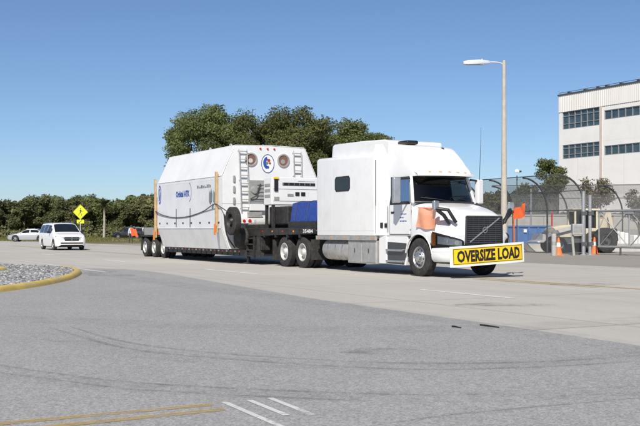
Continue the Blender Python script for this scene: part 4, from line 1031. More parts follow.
def car(name, label, cat, loc, heading, stations, wheels, paint, glassm, wins, shield, rear, track, group=None):
    """stations: (x, zbottom, w_low, z_belt, w_belt, z_top, w_top); wins: side windows (x0,x1,v0,v1); shield / rear: (x0,x1) of the sloping screens"""
    c = thing(name, label, cat, frame='own', loc=loc, rot=heading, group=group)
    st = sorted(stations); xs0, xs1 = st[0][0], st[-1][0]
    xs = sorted(set([s_[0] for s_ in st]+[xs0+(xs1-xs0)*k/70 for k in range(71)]))
    def sec(x, out=0.0):
        zb, wl, zk, wk, zt, wt = interp(st, x)
        for xw in wheels:
            if abs(x-xw) < .40: zb = max(zb, .335+math.sqrt(.16-(x-xw)**2)*.97)
        zm = max(zb+.02, zb+(zk-zb)*.35)
        h = [(wl-.03,zb),(wl+.012,zm),(wl,zb+(zk-zb)*.75),(wk,zk),((wk+wt)/2+.012,(zk+zt)/2),(wt,zt),(wt*.86,zt+.025*(1 if zt-zk > .3 else .4)),(wt*.5,zt+.045*(1 if zt-zk > .3 else .5)),(0,zt+.05*(1 if zt-zk > .3 else .5))]
        return h
    mb = MB(); secs = []
    for x in xs:
        h = sec(x); secs.append([(x,-y,z) for y,z in h]+[(x,y,z) for y,z in h[:-1][::-1]])
    mb.loft(secs, cap0=True, cap1=True); body = mb.build('body', paint, c, smooth=32)
    MB().box(xs0+.25,xs1-.25,-.75,.75,.2,.5).build('underbody', M['dark_plastic'], c)
    for xw in wheels:
        for s_ in (-1,1):
            MB().lathe([(.38,s_*.45),(.38,s_*(track+.03))], (xw,0,.335), 'y', 18, 0, PI).build('wheel_housing', M['dark_plastic'], c)
            wh = bpy.data.objects.new('wheel', None); COL.objects.link(wh); wh.parent = c; wh.location = (xw, s_*track, .335); wh.rotation_euler = (0,random.uniform(0,3),0 if s_ < 0 else PI); ORG[wh.name] = (0,0,0)
            obj('tyre', CARW[0], wh); obj('rim', CARW[1], wh); obj('brake_disc', CARW[2], wh)
    for x0, x1, v0, v1 in wins:
        for s_ in (-1,1):
            G = []
            for k in range(7):
                x = x0+(x1-x0)*k/6; h = sec(x); a, b = h[3], h[5]; row = []
                for v in (v0,(v0+v1)/2,v1):
                    y = a[0]+(b[0]-a[0])*v+.014*(1-abs(2*v-1))+.006; z = a[1]+(b[1]-a[1])*v; row.append((x,s_*y,z))
                G.append(row)
            MB().loft(G).build('side_window', glassm, c, smooth=60)
    for nm, sc_ in (('windscreen',shield),('rear_window',rear)):
        if not sc_: continue
        x0, x1 = sc_; sgn = 1 if nm == 'windscreen' else -1; G = []
        for k in range(7):
            x = x0+(x1-x0)*k/6; h = sec(x); row = []
            for y in [-.94+1.88*j/10 for j in range(11)]:
                wt = h[5][0]; yy = abs(y)*wt; z = interp([(q[0],q[1]) for q in sorted([h[8],h[7],h[6],h[5]])], yy)[0]
                row.append((x+.008*sgn, y*wt, z+.008))
            G.append(row)
        MB().loft(G).build(nm, glassm, c, smooth=60)
    return c, sec
VS = [(-4.20,.42,.86,.98,.86,1.02,.78),(-4.14,.34,.93,1.02,.92,1.35,.76),(-4.02,.30,.97,1.04,.965,1.64,.74),(-3.7,.27,1.0,1.05,.985,1.715,.74),(-2.6,.25,1.0,1.05,.985,1.735,.75),(-1.5,.25,1.0,1.05,.985,1.725,.75),(-1.05,.25,1.0,1.045,.98,1.67,.73),(-.60,.25,1.0,1.04,.975,1.42,.79),(-.10,.25,1.0,1.03,.965,1.12,.86),(.10,.25,1.0,1.02,.955,1.075,.86),(.55,.25,.97,.95,.90,.995,.80),(.80,.25,.91,.87,.84,.915,.74),(.92,.28,.82,.80,.76,.84,.66),(.97,.36,.70,.72,.64,.75,.56)]
vx, vy = -16.35, 64.9
van, vsec = car('minivan', 'white minivan driving up behind the trailer beside the gravel island', 'van', (vx,vy,0), ROAD_ROT, VS, (0,-3.08), M['white_paint'], M['opaque_glass'],
     [(-1.72,-1.02,.10,.86),(-2.72,-1.80,.08,.88),(-3.92,-2.80,.10,.86),(-.98,-.62,.12,.72)], (-.16,-1.0), None, .88)
mb = MB()
gr = MB().prism([(-.44,.60),(.44,.60),(.52,.80),(.44,.85),(-.44,.85),(-.52,.80)], 'x', .80, .985).build('grille', M['dark_plastic'], van, bevel=.01)
MB().bar((.99,-.48,.73),(.99,.48,.73),.03,.012,(1,0,0)).build('chrome_bar', M['chrome'], gr); MB().bar((.99,0,.61),(.99,0,.845),.03,.012,(1,0,0)).build('chrome_bar', M['chrome'], gr)
MB().prism([(-.70,.42),(.70,.42),(.74,.50),(-.74,.50)], 'x', .80, .985).build('lower_intake', M['dark_plastic'], van, bevel=.01)
box(.96,.975,-.17,.17,.55,.66).build('number_plate', M['grey_panel'], van)
for s_ in (-1,1):
    G = [[(.965-.16*u-.28*u*u, s_*(.54+.40*u), .64+.20*v+.07*u) for v in (0,.5,1)] for u in (0,.33,.66,1)]
    hl_ = MB().slab(G, .02*s_).build('headlamp', M['alu'], van, smooth=50)
    MB().obox((-.78,s_*1.08,1.16), (.12,.20,.15)).build('door_mirror', M['dark_plastic'], van, bevel=.03)
    MB().tube([(-1.2,s_*.73,1.755),(-1.35,s_*.73,1.80),(-3.6,s_*.73,1.80),(-3.75,s_*.73,1.755)], .016, 6).build('roof_rail', M['chrome_dark'], van)
    for x in (-1.95,-3.0): box(x,x+.16,s_*1.012,s_*.995,.93,.96).build('door_handle', M['grey_panel'], van)
SS = [(-3.85,.45,.70,.88,.66,.92,.58),(-3.72,.32,.82,.94,.78,.99,.70),(-3.3,.26,.89,.95,.85,1.03,.74),(-3.0,.24,.90,.94,.87,1.08,.74),(-2.35,.23,.91,.92,.88,1.37,.60),(-1.75,.22,.91,.91,.88,1.42,.60),(-1.2,.22,.91,.90,.88,1.38,.60),(-.45,.22,.91,.88,.87,1.02,.74),(-.2,.22,.91,.87,.86,.95,.76),(.4,.22,.88,.78,.80,.83,.72),(.75,.24,.80,.70,.70,.74,.62),(.93,.34,.62,.62,.52,.64,.45)]
sed, ssec = car('sedan', 'silver sedan crossing beyond the white minivan', 'car', (-33.9,112,0), PI+R(2), SS, (0,-2.75), M['silver_paint'], M['opaque_glass'],
     [(-1.55,-.75,.10,.86),(-2.55,-1.63,.12,.84)], (-.38,-1.15), (-2.95,-2.42), .80)
for s_ in (-1,1):
    MB().obox((.72,s_*.62,.66), (.22,.24,.12), (0,0,s_*-.5)).build('headlamp', M['rim_white'], sed, bevel=.02)
    MB().obox((-.62,s_*.98,.98), (.1,.18,.12)).build('door_mirror', M['silver_paint'], sed, bevel=.03)
UV = [(-3.95,.45,.85,.95,.84,1.0,.76),(-3.88,.35,.92,1.02,.90,1.4,.74),(-3.7,.32,.95,1.03,.93,1.66,.70),(-2.6,.30,.96,1.03,.94,1.74,.70),(-1.4,.30,.96,1.02,.94,1.72,.69),(-1.0,.30,.96,1.01,.93,1.6,.70),(-.3,.30,.96,1.0,.92,1.1,.82),(.5,.30,.94,.94,.88,1.0,.78),(.85,.34,.86,.86,.78,.9,.70),(.95,.42,.76,.76,.70,.8,.62)]
suv, usec = car('parked_car', 'black car standing on the verge behind the trailer wheels', 'car', (-29.6,148,-.01), PI+R(-6), UV, (0,-2.85), M['black_paint'], M['opaque_glass'],
     [(-1.6,-.85,.1,.86),(-2.6,-1.7,.1,.86),(-3.6,-2.7,.1,.84)], (-.35,-1.0), None, .84)
for s_ in (-1,1): MB().obox((.78,s_*.66,.80), (.2,.24,.14), (0,0,s_*-.5)).build('headlamp', M['rim_white'], suv, bevel=.02)

# ------------------------------------------------------------------ person with a flag, far behind the trailer
def person(loc, rot, label):
    root = thing('person', label, 'person', frame='own', loc=loc, rot=rot)
    J = {'pel':(0,0,.95,.145),'bel':(0,.01,1.12,.14),'che':(0,.0,1.34,.16),'nec':(0,.0,1.50,.06),'hea':(0,-.02,1.60,.085),'top':(0,-.01,1.70,.075),
         'lhip':(.10,0,.90,.10),'lkn':(.11,-.03,.50,.065),'lan':(.12,.0,.09,.05),'lto':(.13,-.16,.04,.04),
         'rhip':(-.10,0,.90,.10),'rkn':(-.13,-.02,.50,.065),'ran':(-.16,.03,.09,.05),'rto':(-.18,-.13,.04,.04),
         'lsh':(.19,0,1.42,.065),'lel':(.30,-.05,1.18,.05),'lwr':(.42,-.20,1.05,.036),'lha':(.46,-.25,1.02,.04),
         'rsh':(-.19,0,1.42,.065),'rel':(-.25,.03,1.16,.05),'rwr':(-.25,-.06,.92,.036),'rha':(-.25,-.08,.84,.038)}
    E_ = ['pel-bel','bel-che','che-nec','nec-hea','hea-top','pel-lhip','lhip-lkn','lkn-lan','lan-lto','pel-rhip','rhip-rkn','rkn-ran','ran-rto','che-lsh','lsh-lel','lel-lwr','lwr-lha','che-rsh','rsh-rel','rel-rwr','rwr-rha']
    ks = list(J); me = bpy.data.meshes.new('body')
    V_ = [J[k][:3] for k in ks]; ed = [tuple(ks.index(q) for q in e.split('-')) for e in E_]; rad = [J[k][3] for k in ks]
    for sx, hk, wk in ((1,'lha','lwr'),(-1,'rha','rwr')):      # five fingers on each hand
        h = Vector(J[hk][:3]); d = (h-Vector(J[wk][:3])).normalized(); sd_ = d.cross(Vector((0,0,1)) if abs(d.z) < .8 else Vector((0,1,0))).normalized()
        for f_, (o_, l_) in enumerate(((-.03,.07),(-.01,.085),(.01,.08),(.03,.065),(-.05,.05))):
            b0 = len(V_); base = h+sd_*o_*.9; V_ += [tuple(base+d*.04), tuple(base+d*(.04+l_*.6)+Vector((0,0,-.012)))]; rad += [.011,.008]
            ed += [(ks.index(hk), b0), (b0, b0+1)]
    me.from_pydata(V_, ed, [])
    t = bpy.data.objects.new('tmp', me); COL.objects.link(t)
    t.modifiers.new('skin','SKIN'); sub = t.modifiers.new('sub','SUBSURF'); sub.levels = 2
    for k, v in enumerate(me.skin_vertices[0].data): v.radius = (rad[k], rad[k]); v.use_root = (k == 0)
    bpy.context.view_layer.update(); dg = bpy.context.evaluated_depsgraph_get()
    m2 = bpy.data.meshes.new_from_object(t.evaluated_get(dg)); bpy.data.objects.remove(t)
    m2.materials.clear()
    for k in ('skin','shirt','trousers','dark_plastic'): m2.materials.append(M[k])
    for p in m2.polygons:
        c = p.center; p.use_smooth = True
        p.material_index = 3 if c.z < .10 else 2 if (c.z < .98 and abs(c.x) < .21) else 1 if (c.z > .98 and c.z < 1.47 and (abs(c.x) < .28)) else 0
    m2.name = 'body'; bo = obj('body', m2, root)
    hr = MB(); hr.lathe([(.0,.115),(.06,.105),(.095,.06),(.105,0),(.095,-.05)], (0,.012,1.64), 'z', 16); hr.build('hair', M['hair'], root, smooth=60)
    fc = MB(); fc.obox((0,-.115,1.60),(.022,.03,.04)); fc.obox((.035,-.10,1.625),(.02,.012,.01)); fc.obox((-.035,-.10,1.625),(.02,.012,.01)); fc.obox((0,-.10,1.555),(.045,.012,.01)); fc.build('face', M['skin'], root, bevel=.004)
    return root
pr_ = person((gnd(131,243)[0],gnd(131,243)[1],-.004), 0, 'person in pale blue shirt and dark trousers standing beyond the trailer wheels')
FG = thing('flag', 'orange signal flag held by the person behind the trailer', 'flag', frame='own', loc=(pr_.location.x+.46,pr_.location.y-.25,1.0))
MB().tube([(.0,0,-.06),(.05,-.02,.45)], .014, 6).build('rod', M['timber'], FG)
cloth(lambda u,v: (-.52+.62*u+.35*(1-v)*.6, -.08+.05*math.sin(u*6+v*2), .42-.75*(1-v)+.06*math.sin(u*5))).build('cloth', M['orange_cloth'], FG, smooth=60)

# ------------------------------------------------------------------ signs, lamp post
SG = thing('road_sign', 'yellow-green diamond pedestrian crossing sign on a post behind the minivan', 'sign', frame='own', loc=((80.5-320)/1000*84,84,-.02), rot=0)
def diamond(h, y, r_=.05):
    P = []
    for a in (0,90,180,270):
        cx, cz = (h-r_*1.414)*math.cos(R(a)), (h-r_*1.414)*math.sin(R(a))
        for k in range(-2,3): t = R(a+k*22.5); P.append((cx+r_*math.cos(t), cz+r_*math.sin(t)))
    return P
sp_ = MB().prism([(x,z+2.83) for x,z in diamond(.63,0)], 'y', -.035, -.031).build('sign_plate', M['sign_lime'], SG)
mb = MB()
D2 = [(x,z+2.83) for x,z in diamond(.60,0)]; D3 = [(x,z+2.83) for x,z in diamond(.57,0)]; n_ = len(D2)
mb.add([(x,-.038,z) for x,z in D2]+[(x,-.038,z) for x,z in D3], [(i,(i+1)%n_,n_+(i+1)%n_,n_+i) for i in range(n_)]); mb.build('sign_border', M['letter_black'], sp_)
mb = MB(); z0 = 2.83
disc(mb, (.02,-.038,z0+.27), (1,0,0), (0,0,1), .055,.06, 16, 0)
for P_ in ([(-.04,.19),(.07,.19),(.06,-.02),(-.03,-.02)], [(-.03,.0),(.03,.0),(-.08,-.17),(-.15,-.30),(-.20,-.28),(-.10,-.12)], [(.0,.0),(.06,.0),(.09,-.14),(.13,-.30),(.08,-.31),(.03,-.14)], [(-.03,.18),(-.03,.13),(-.11,.02),(-.17,.06),(-.16,.09),(-.11,.07)], [(.05,.18),(.13,.08),(.19,.04),(.17,.0),(.10,.04),(.05,.11)]):
    mb.add([(x,-.038,z+z0) for x,z in P_], [tuple(range(len(P_)))])
mb.build('walking_figure', M['letter_black'], sp_)
p2_ = box(-.30,.30,-.035,-.031,1.88,2.18).build('arrow_plate', M['sign_lime'], SG)
mb = MB(); mb.add([(x,-.038,z) for x,z in ((.16,2.13),(.10,2.13),(-.10,1.97),(-.10,2.05),(-.16,2.05),(-.16,1.91),(-.02,1.91),(-.02,1.95),(-.07,1.95),(.16,2.09))], [tuple(range(10))]); mb.build('arrow', M['letter_black'], p2_)
MB().box(-.035,.035,-.03,.03,0,3.3).build('post', M['galv'], SG)
LP = thing('street_lamp', 'tall tapered concrete street lamp with one arm behind the truck cab', 'street lamp', frame='own', loc=(9.57,52,-.02))
MB().tube([(0,0,0),(0,0,4),(0,0,10.12)], [.185,.15,.085], 16).build('pole', M['concrete_pole'], LP, smooth=60)
MB().lathe([(0,10.16),(.05,10.15),(.09,10.10)], axis='z', n=14).build('cap', M['lamp_metal'], LP)
MB().tube(spline([(0,0,9.80),(-.12,0,9.98),(-.35,0,10.04),(-.8,0,10.06)],5), .035, 8).build('arm', M['lamp_metal'], LP, smooth=60)
secs = []
for x, hw, zt, zb in ((-.72,.05,10.10,10.0),(-.85,.13,10.14,9.97),(-1.3,.17,10.17,9.95),(-1.9,.17,10.14,9.93),(-2.12,.10,10.08,9.95)):
    secs.append([(x,-hw,zb),(x,-hw,(zt+zb)/2),(x,-hw*.6,zt),(x,hw*.6,zt),(x,hw,(zt+zb)/2),(x,hw,zb)])
hd_ = MB().loft(secs, closed=True, cap0=True, cap1=True).build('lamp_head', M['lamp_metal'], LP, smooth=30)
MB().box(-1.95,-1.05,-.13,.13,9.915,9.94).build('diffuser', M['rim_white'], hd_)
MB().lathe([(.05,10.15),(.05,10.22),(0,10.23)], (-1.15,0,0), 'z', 10).build('photocell', M['lamp_metal'], hd_)

# ------------------------------------------------------------------ office building
BL = thing('office_building', 'white multi-storey block with dark window bands and ribbed parapet', 'building', frame='own', loc=(28.7,120.0,-.02), rot=ROAD_ROT)
M['bld_white'] = surf('building panel', (.83,.815,.79), .7, var=.04, scale=.4, dirt=((.55,.54,.52), .2), dscale=.6)
M['bld_cream'] = surf('parapet sheet', (.78,.745,.71), .65, var=.04, scale=.5)
M['bld_pink'] = surf('downpipe', (.62,.53,.48), .7, var=.08)
LEN, DEP = 45, 22
box(0,LEN,.30,DEP,0,17.3).build('core', M['bld_white'], BL)
bands = [(0,9.78),(11.45,13.30)]
for z0, z1 in bands: box(-.02,LEN,0,.35,z0,z1).build('wall_band', M['bld_white'], BL)
box(-.02,.56,.0,.35,9.785,11.445).build('wall_band', M['bld_white'], BL); box(-.02,.56,.0,.35,13.305,15.395).build('wall_band', M['bld_white'], BL)
box(6.70,7.46,.0,.35,9.785,11.445).build('wall_band', M['bld_white'], BL); box(6.70,7.46,.0,.35,13.305,15.395).build('wall_band', M['bld_white'], BL)
box(7.465,LEN,.0,.35,10.86,11.445).build('wall_band', M['bld_white'], BL); box(7.465,LEN,.0,.35,14.88,15.395).build('wall_band', M['bld_white'], BL)
cl = MB()      # ribbed parapet sheet
P_ = []
x = -.06
while x < LEN:
    P_ += [(x,-.05),(x+.12,-.05),(x+.15,-.08),(x+.27,-.08)]; x += .30
cl.loft([[(a,b,15.40) for a,b in P_],[(a,b,17.40) for a,b in P_]]); cl.box(-.06,LEN,-.03,.36,15.40,17.38)
cl.build('ribbed_parapet', M['bld_cream'], BL)
rf_ = box(-.15,LEN,-.16,.5,17.40,17.55).build('roof_edge', M['galv_dark'], BL)
for x in (1.2,3.9,6.0,7.4,9.6,12.2): box(x,x+.35,.2,.6,17.55,17.75).build('roof_vent', M['galv_dark'], BL)
MB().tube([(-.1,.1,17.75),(LEN,.1,17.78)], .03, 5).build('roof_rail', M['galv_dark'], BL)
box(6.80,7.20,-.06,.04,0,15.40).build('downpipe', M['bld_pink'], BL)
def window_group(x0, n_, wd, z0, z1, transoms):
    for k in range(n_):
        a = x0+k*wd
        wn = MB(); fw = .09
        wn.box(a,a+fw,.04,.20,z0,z1); wn.box(a+wd-fw*.0-.002,a+wd+.002,.05,.19,z0,z1)
        wn.box(a+fw,a+wd,.04,.20,z0,z0+.07); wn.box(a+fw,a+wd,.04,.20,z1-.07,z1)
        for t in transoms: wn.box(a+fw,a+wd-.004,.06,.18,z0+(z1-z0)*t-.035,z0+(z1-z0)*t+.035)
        wo_ = wn.build('window', M['galv'], BL)
        box(a+fw,a+wd,.14,.16,z0+.07,z1-.07).build('pane', M['bld_glass'], wo_)
        if k % 3 == 1: box(a+fw,a+wd,.26,.28,z1-.07-(z1-z0)*random.uniform(.2,.5),z1-.07).build('blind', M['equip_grey'], wo_)
for z0, z1, zz in ((13.30,15.40,13.84),(9.78,11.45,9.80)):
    window_group(.56,6,1.023,z0,z1,(.30,.74))
for z0, z1 in ((13.82,14.88),(9.785,10.86)):
    box(7.465,LEN,.0,.35,(13.305 if z0 > 12 else 9.70)-.0,z0).build('window_sill', M['bld_white'], BL) if z0 > 12 else None
    window_group(7.47,16,1.05,z0,z1,())
    box(7.47+16*1.05+.01,LEN,.0,.35,z0,z1).build('wall_band', M['bld_white'], BL)
MB().obox((1.0,-.25,8.3),(.2,.5,.2),(0,0,.3)).build('wall_lamp', M['galv_dark'], BL, bevel=.03)
for x in (3.2,10.5,14.0): box(x-.008,x+.008,-.003,.002,.2,9.7).build('panel_joint', M['equip_grey'], BL)

# ------------------------------------------------------------------ curved security fence and gate
def meshmat(name, col, cell, wire, op=1.0):
    "chain link: woven wires in UV space, open between them"
    m = bpy.data.materials.new(name); m.use_nodes = True; n = m.node_tree; b = n.nodes['Principled BSDF']
    b.inputs['Base Color'].default_value = (*col,1); b.inputs['Roughness'].default_value = .5; b.inputs['Metallic'].default_value = .3
    uv = n.nodes.new('ShaderNodeUVMap'); sp = n.nodes.new('ShaderNodeSeparateXYZ'); n.links.new(uv.outputs[0], sp.inputs[0])
    a = math_(n,'FRACT',math_(n,'DIVIDE',math_(n,'ADD',sp.outputs[0],sp.outputs[1]),cell)); c = math_(n,'FRACT',math_(n,'DIVIDE',math_(n,'ADD',math_(n,'SUBTRACT',sp.outputs[0],sp.outputs[1]),500),cell))
    n.links.new(math_(n,'MAXIMUM',math_(n,'LESS_THAN',a,wire),math_(n,'LESS_THAN',c,wire)), b.inputs['Alpha']); return m
M['chain'] = meshmat('chain link wire', (.30,.305,.31), .085, .11)
M['chain_dense'] = meshmat('fine mesh wire', (.27,.275,.28), .06, .22)
def fence(label, p0, step, n_, over, H=4.2, vert=2.35, reach=1.75, rails=True):
    "posts from p0 every step; tops curve over by 'reach' along unit vector over"
    p0 = Vector(p0); step = Vector(step); over = Vector(over).normalized()
    root = thing('curved_fence', label, 'fence', frame='own', loc=tuple(p0))
    def prof(k):
        out = [Vector((0,0,0)), Vector((0,0,vert*.5)), Vector((0,0,vert))]
        for a in range(1,9): t = R(90*a/8); out.append(Vector((0,0,vert))+over*reach*(1-math.cos(t))+Vector((0,0,(H-vert)*math.sin(t))))
        return [q+step*k for q in out]
    po = MB().tube(prof(0), .05, 8).mesh('post', smooth=60); po.materials.append(M['galv_dark'])
    for k in range(n_+1): obj('post', po, root, tuple(step*k))
    for idx, r_ in ((10,.03),(5,.025),(2,.025),(0,.025)):
        a, b = prof(0)[idx], prof(n_)[idx]; MB().tube([a+Vector((0,0,.05)),b+Vector((0,0,.05))], r_, 6).build('rail', M['galv_dark'], root, smooth=60)
    Lh = step.length*n_; pf = prof(0); ac = [0]
    for i in range(1,len(pf)): ac.append(ac[-1]+(pf[i]-pf[i-1]).length)
    for nm, i0, i1, mt in (('chain_link',0,3,'chain'),('overhang_mesh',2,len(pf),'chain_dense')):
        me = MB().loft([prof(k)[i0:i1] for k in (0,n_)]).mesh(nm, recalc=False, smooth=60); uvl = me.uv_layers.new(name='UVMap'); N = i1-i0
        for lp in me.loops: uvl.data[lp.index].uv = (0 if lp.vertex_index < N else Lh, ac[i0+lp.vertex_index % N])
        me.materials.append(M[mt]); obj(nm, me, root)
    return root
fence('dark security fence with curved overhanging top behind the truck grille', (14.2,53.6,-.01), tuple(-FWD*3.0), 5, tuple(-LFT))
fence('paler curved-top fence beyond the sliding gate, below the white building', (13.2,68.2,-.01), (3.55,-.55,0), 5, (-.93,-.36,0), H=4.25, reach=1.7)
GT = thing('sliding_gate', 'grey cross-braced sliding gate standing at the yard entrance', 'gate', frame='own', loc=(14.75,53.0,0), rot=ROAD_ROT)
L_ = 7.0
for z, r_ in ((2.30,.06),(.42,.06)): MB().tube([(0,0,z),(L_,0,z)], r_, 8).build('rail', M['galv'], GT, smooth=60)
for x in (.05,2.2,4.4,6.6): MB().tube([(x,0,.42),(x,0,2.30)], .04, 8).build('upright', M['galv'], GT, smooth=60)
for x in (0.05,2.2,4.4):
    for a, b in (((x,.42),(x+2.15,2.3)),((x,2.3),(x+2.15,.42))): MB().tube([(a[0],0,a[1]),(b[0],0,b[1])], .026, 6).build('cross_brace', M['galv'], GT, smooth=60)
MB().box(1.9,2.5,-.06,.06,2.12,2.24).build('truss_plate', M['galv'], GT)
for x in (1.6,4.6): MB().tube([(x,.0,0),(x,.0,.42)], .05, 8).build('guide_leg', M['galv_dark'], GT, smooth=60)
me = MB().add([(0,.03,.42),(L_,.03,.42),(L_,.03,2.3),(0,.03,2.3)], [(0,1,2,3)]).mesh('chain_link', recalc=False); uvl = me.uv_layers.new(name='UVMap')
for lp in me.loops: v_ = me.vertices[lp.vertex_index].co; uvl.data[lp.index].uv = (v_.x, v_.z)
me.materials.append(M['chain']); obj('chain_link', me, GT)
for (px, Y, h_, r_, lab) in ((583.5,52.5,3.3,.10,'thick pale gate post beside the card reader'),(590.0,52.2,3.1,.085,'slimmer pale gate post at the gate end')):
    g_ = thing('gate_post', lab, 'post', frame='own', loc=((px-320)/1000*Y,Y,-.008))
    MB().tube([(0,0,0),(0,0,h_)], r_, 14).build('tube', M['galv'], g_, smooth=60); MB().lathe([(0,h_+.05),(r_*1.15,h_+.02),(r_*1.15,h_-.03)], axis='z', n=14).build('cap', M['galv'], g_)
    for z in (.5,2.1): MB().box(-.09,.16,-.13,-.05,z,z+.18).build('roller_bracket', M['galv_dark'], g_)
    MB().box(-.2,.2,-.2,.2,0,.03).build('base_plate', M['galv'], g_)
cr_ = thing('card_reader', 'grey card reader box on a leaning pale post by the gate', 'card reader', frame='own', loc=((572-320)/1000*51.5,51.5,-.008))
MB().tube([(.10,0,0),(0,0,1.15)], .07, 10).build('post', M['concrete_wall'], cr_, smooth=60)
hb_ = MB().box(-.02,.55,-.18,.18,1.05,1.62).build('housing', M['galv'], cr_, bevel=.03)
MB().box(.05,.48,-.19,-.175,1.2,1.5).build('reader_face', M['equip_grey'], hb_)
bo_ = thing('bollard', 'stout pale concrete bollard beside the orange traffic cone', 'bollard', frame='own', loc=((554-320)/1000*51,51,-.008))
MB().lathe([(0,1.12),(.09,1.11),(.125,1.06),(.13,0)], axis='z', n=16).build('shaft', M['concrete_wall'], bo_, smooth=50)
MB().lathe([(.133,.55),(.133,.72)], axis='z', n=16).build('grey_band', M['galv'], bo_)
def cone(px, Y, label):
    c = thing('traffic_cone', label, 'cone', frame='own', loc=((px-320)/1000*Y,Y,-.008), group='traffic cones by the gate')
    MB().lathe([(.045,.92),(.085,.66),(.087,.66),(.12,.42),(.20,.04),(.0,.04)], axis='z', n=18).build('body', M['cone_orange'], c, smooth=50)
    MB().lathe([(.089,.66),(.118,.45)], axis='z', n=18).build('white_band', M['white_cloth'], c, smooth=50)
    MB().box(-.23,.23,-.23,.23,0,.04).build('base', M['cone_orange'], c, bevel=.01)
cone(558.5,51.2,'orange traffic cone next to the pale bollard'); cone(594.5,54.5,'orange traffic cone just behind the gate end')
cc = thing('security_camera', 'white security camera on top of the curved fence behind the cab', 'camera', frame='own', loc=((517-320)/1000*56.0,56.0,0))
MB().tube([(0,0,-.02),(0,0,4.35)], .03, 8).build('mast', M['galv_dark'], cc, smooth=60)
MB().lathe([(0,4.72),(.10,4.68),(.14,4.6),(.13,4.52),(.0,4.5)], axis='z', n=16).build('dome', M['white_cloth'], cc, smooth=60)
MB().tube([(.02,0,4.56),(.24,-.05,4.60)], .06, 8).build('lens', M['dark_plastic'], cc)
tp = thing('thin_pole', 'thin pale pole standing behind the curved fence', 'pole', frame='own', loc=((531-320)/1000*66,66,-.01))
MB().tube([(0,0,0),(0,0,4.0)], .05, 8).build('shaft', M['galv'], tp, smooth=60); MB().lathe([(0,4.03),(.055,4.02),(.055,3.98)], axis='z', n=8).build('cap', M['galv'], tp)

# ------------------------------------------------------------------ yard: loader, dumpster, wall, pallets
LD = thing('backhoe_loader', 'cream backhoe loader with big black tyres parked behind the fence', 'loader', frame='own', loc=((566-320)/1000*58,58,-.008), rot=PI+R(6))
LTY = tyre_mesh('tyre', .62, .30, .42, 3, 36, True); LTY.materials.append(M['rubber']); LRM = rim_mesh('rim', .30, .42, 'dual'); LRM.materials.append(M['equip_grey'])
STY = tyre_mesh('tyre', .46, .24, .34, 3, 32); STY.materials.append(M['rubber']); SRM = rim_mesh('rim', .24, .34, 'dual'); SRM.materials.append(M['equip_grey'])
for s_ in (-1,1):
    wheel(LD, .75, s_*.85, .46, STY, SRM, s_); wheel(LD, -1.35, s_*.90, .62, LTY, LRM, s_)
MB().box(-1.9,1.1,-.45,.45,.55,.95).build('chassis', M['galv_dark'], LD, bevel=.03)
MB().loft([[(x,-.5,z0),(x,-.5,z1-.08),(x,-.4,z1),(x,.4,z1),(x,.5,z1-.08),(x,.5,z0)] for x,z0,z1 in ((-.3,.9,1.62),(.4,.9,1.58),(1.05,.92,1.45),(1.2,.95,1.25))], closed=True, cap0=True, cap1=True).build('hood', M['cream'], LD, smooth=30)
for a,b,c_,d_ in ((-1.7,-.3,1.62,1.70),): pass
MB().box(-1.75,-.25,-.62,.62,.95,1.40).build('cab_base', M['cream'], LD, bevel=.04)
for x,y in ((-1.62,-.56),(-.34,-.56),(-1.62,.56),(-.34,.56)): MB().box(x-.05,x+.05,y-.05,y+.05,1.38,2.42).build('cab_post', M['cream'], LD)
MB().box(-1.8,-.15,-.68,.68,2.42,2.54).build('cab_roof', M['cream'], LD, bevel=.04)
for y in (-.57,.57): MB().box(-1.57,-.39,y-.006,y+.006,1.42,2.40).build('cab_window', M['glass'], LD)
sb_ = MB().box(-1.35,-.95,-.25,.25,1.38,1.55).build('seat', M['dark_plastic'], LD, bevel=.05); MB().box(-1.42,-1.30,-.25,.25,1.5,2.05).build('seat_back', M['dark_plastic'], sb_, bevel=.04)
for y in (-.62,.62):
    MB().bar((-.4,y,1.5),(1.0,y,1.15),.12,.2).build('loader_arm', M['rim_white'], LD); MB().bar((1.0,y,1.15),(1.6,y,.85),.12,.2).build('loader_arm', M['rim_white'], LD)
MB().prism([(1.55,1.05),(1.5,.75),(1.65,.60),(2.0,.58),(2.03,.64),(1.75,.74),(1.7,1.08)], 'y', -1.0, 1.0).build('bucket', M['rim_white'], LD, bevel=.02)
MB().tube([(.7,-.4,1.5),(.7,-.4,2.3)], .045, 8).build('exhaust', M['red_lens'], LD, smooth=60)
MB().bar((-1.9,0,.9),(-2.55,0,2.5),.14,.18).build('backhoe_boom', M['cream'], LD); MB().bar((-2.5,0,2.55),(-2.75,0,1.35),.16,.22).build('dipper', M['cream'], LD)
MB().prism([(-2.95,1.4),(-2.6,1.4),(-2.4,.9),(-2.6,.55),(-3.05,.7)], 'y', -.3, .3).build('hoe_bucket', BS, LD, bevel=.02)
for y in (-.7,.7): MB().bar((-2.0,y*.6,.7),(-2.1,y*1.5,.06),.14,.14).build('stabiliser', M['galv_dark'], LD); MB().box(-2.25,-1.95,y*1.5-.18,y*1.5+.18,0,.06).build('stabiliser_pad', M['galv_dark'], LD)
RL = thing('bulk_tyre', 'big black loader tyre standing behind the gate braces', 'tyre', frame='own', loc=((605-320)/1000*57,57,-.008), rot=R(20))
wheel(RL, 0, 0, .72, tyre_mesh('tyre', .72, .34, .5, 3, 36, True), LRM.copy(), -1); pass
for c in RL.children[0].children:
    c.data.materials.clear(); c.data.materials.append(M['rubber'] if c.name.startswith('tyre') else M['galv_dark'])
DU = thing('dumpster', 'ribbed blue steel dumpster beyond the curved fence', 'dumpster', frame='own', loc=((529-320)/1000*66,66,-.008), rot=0)
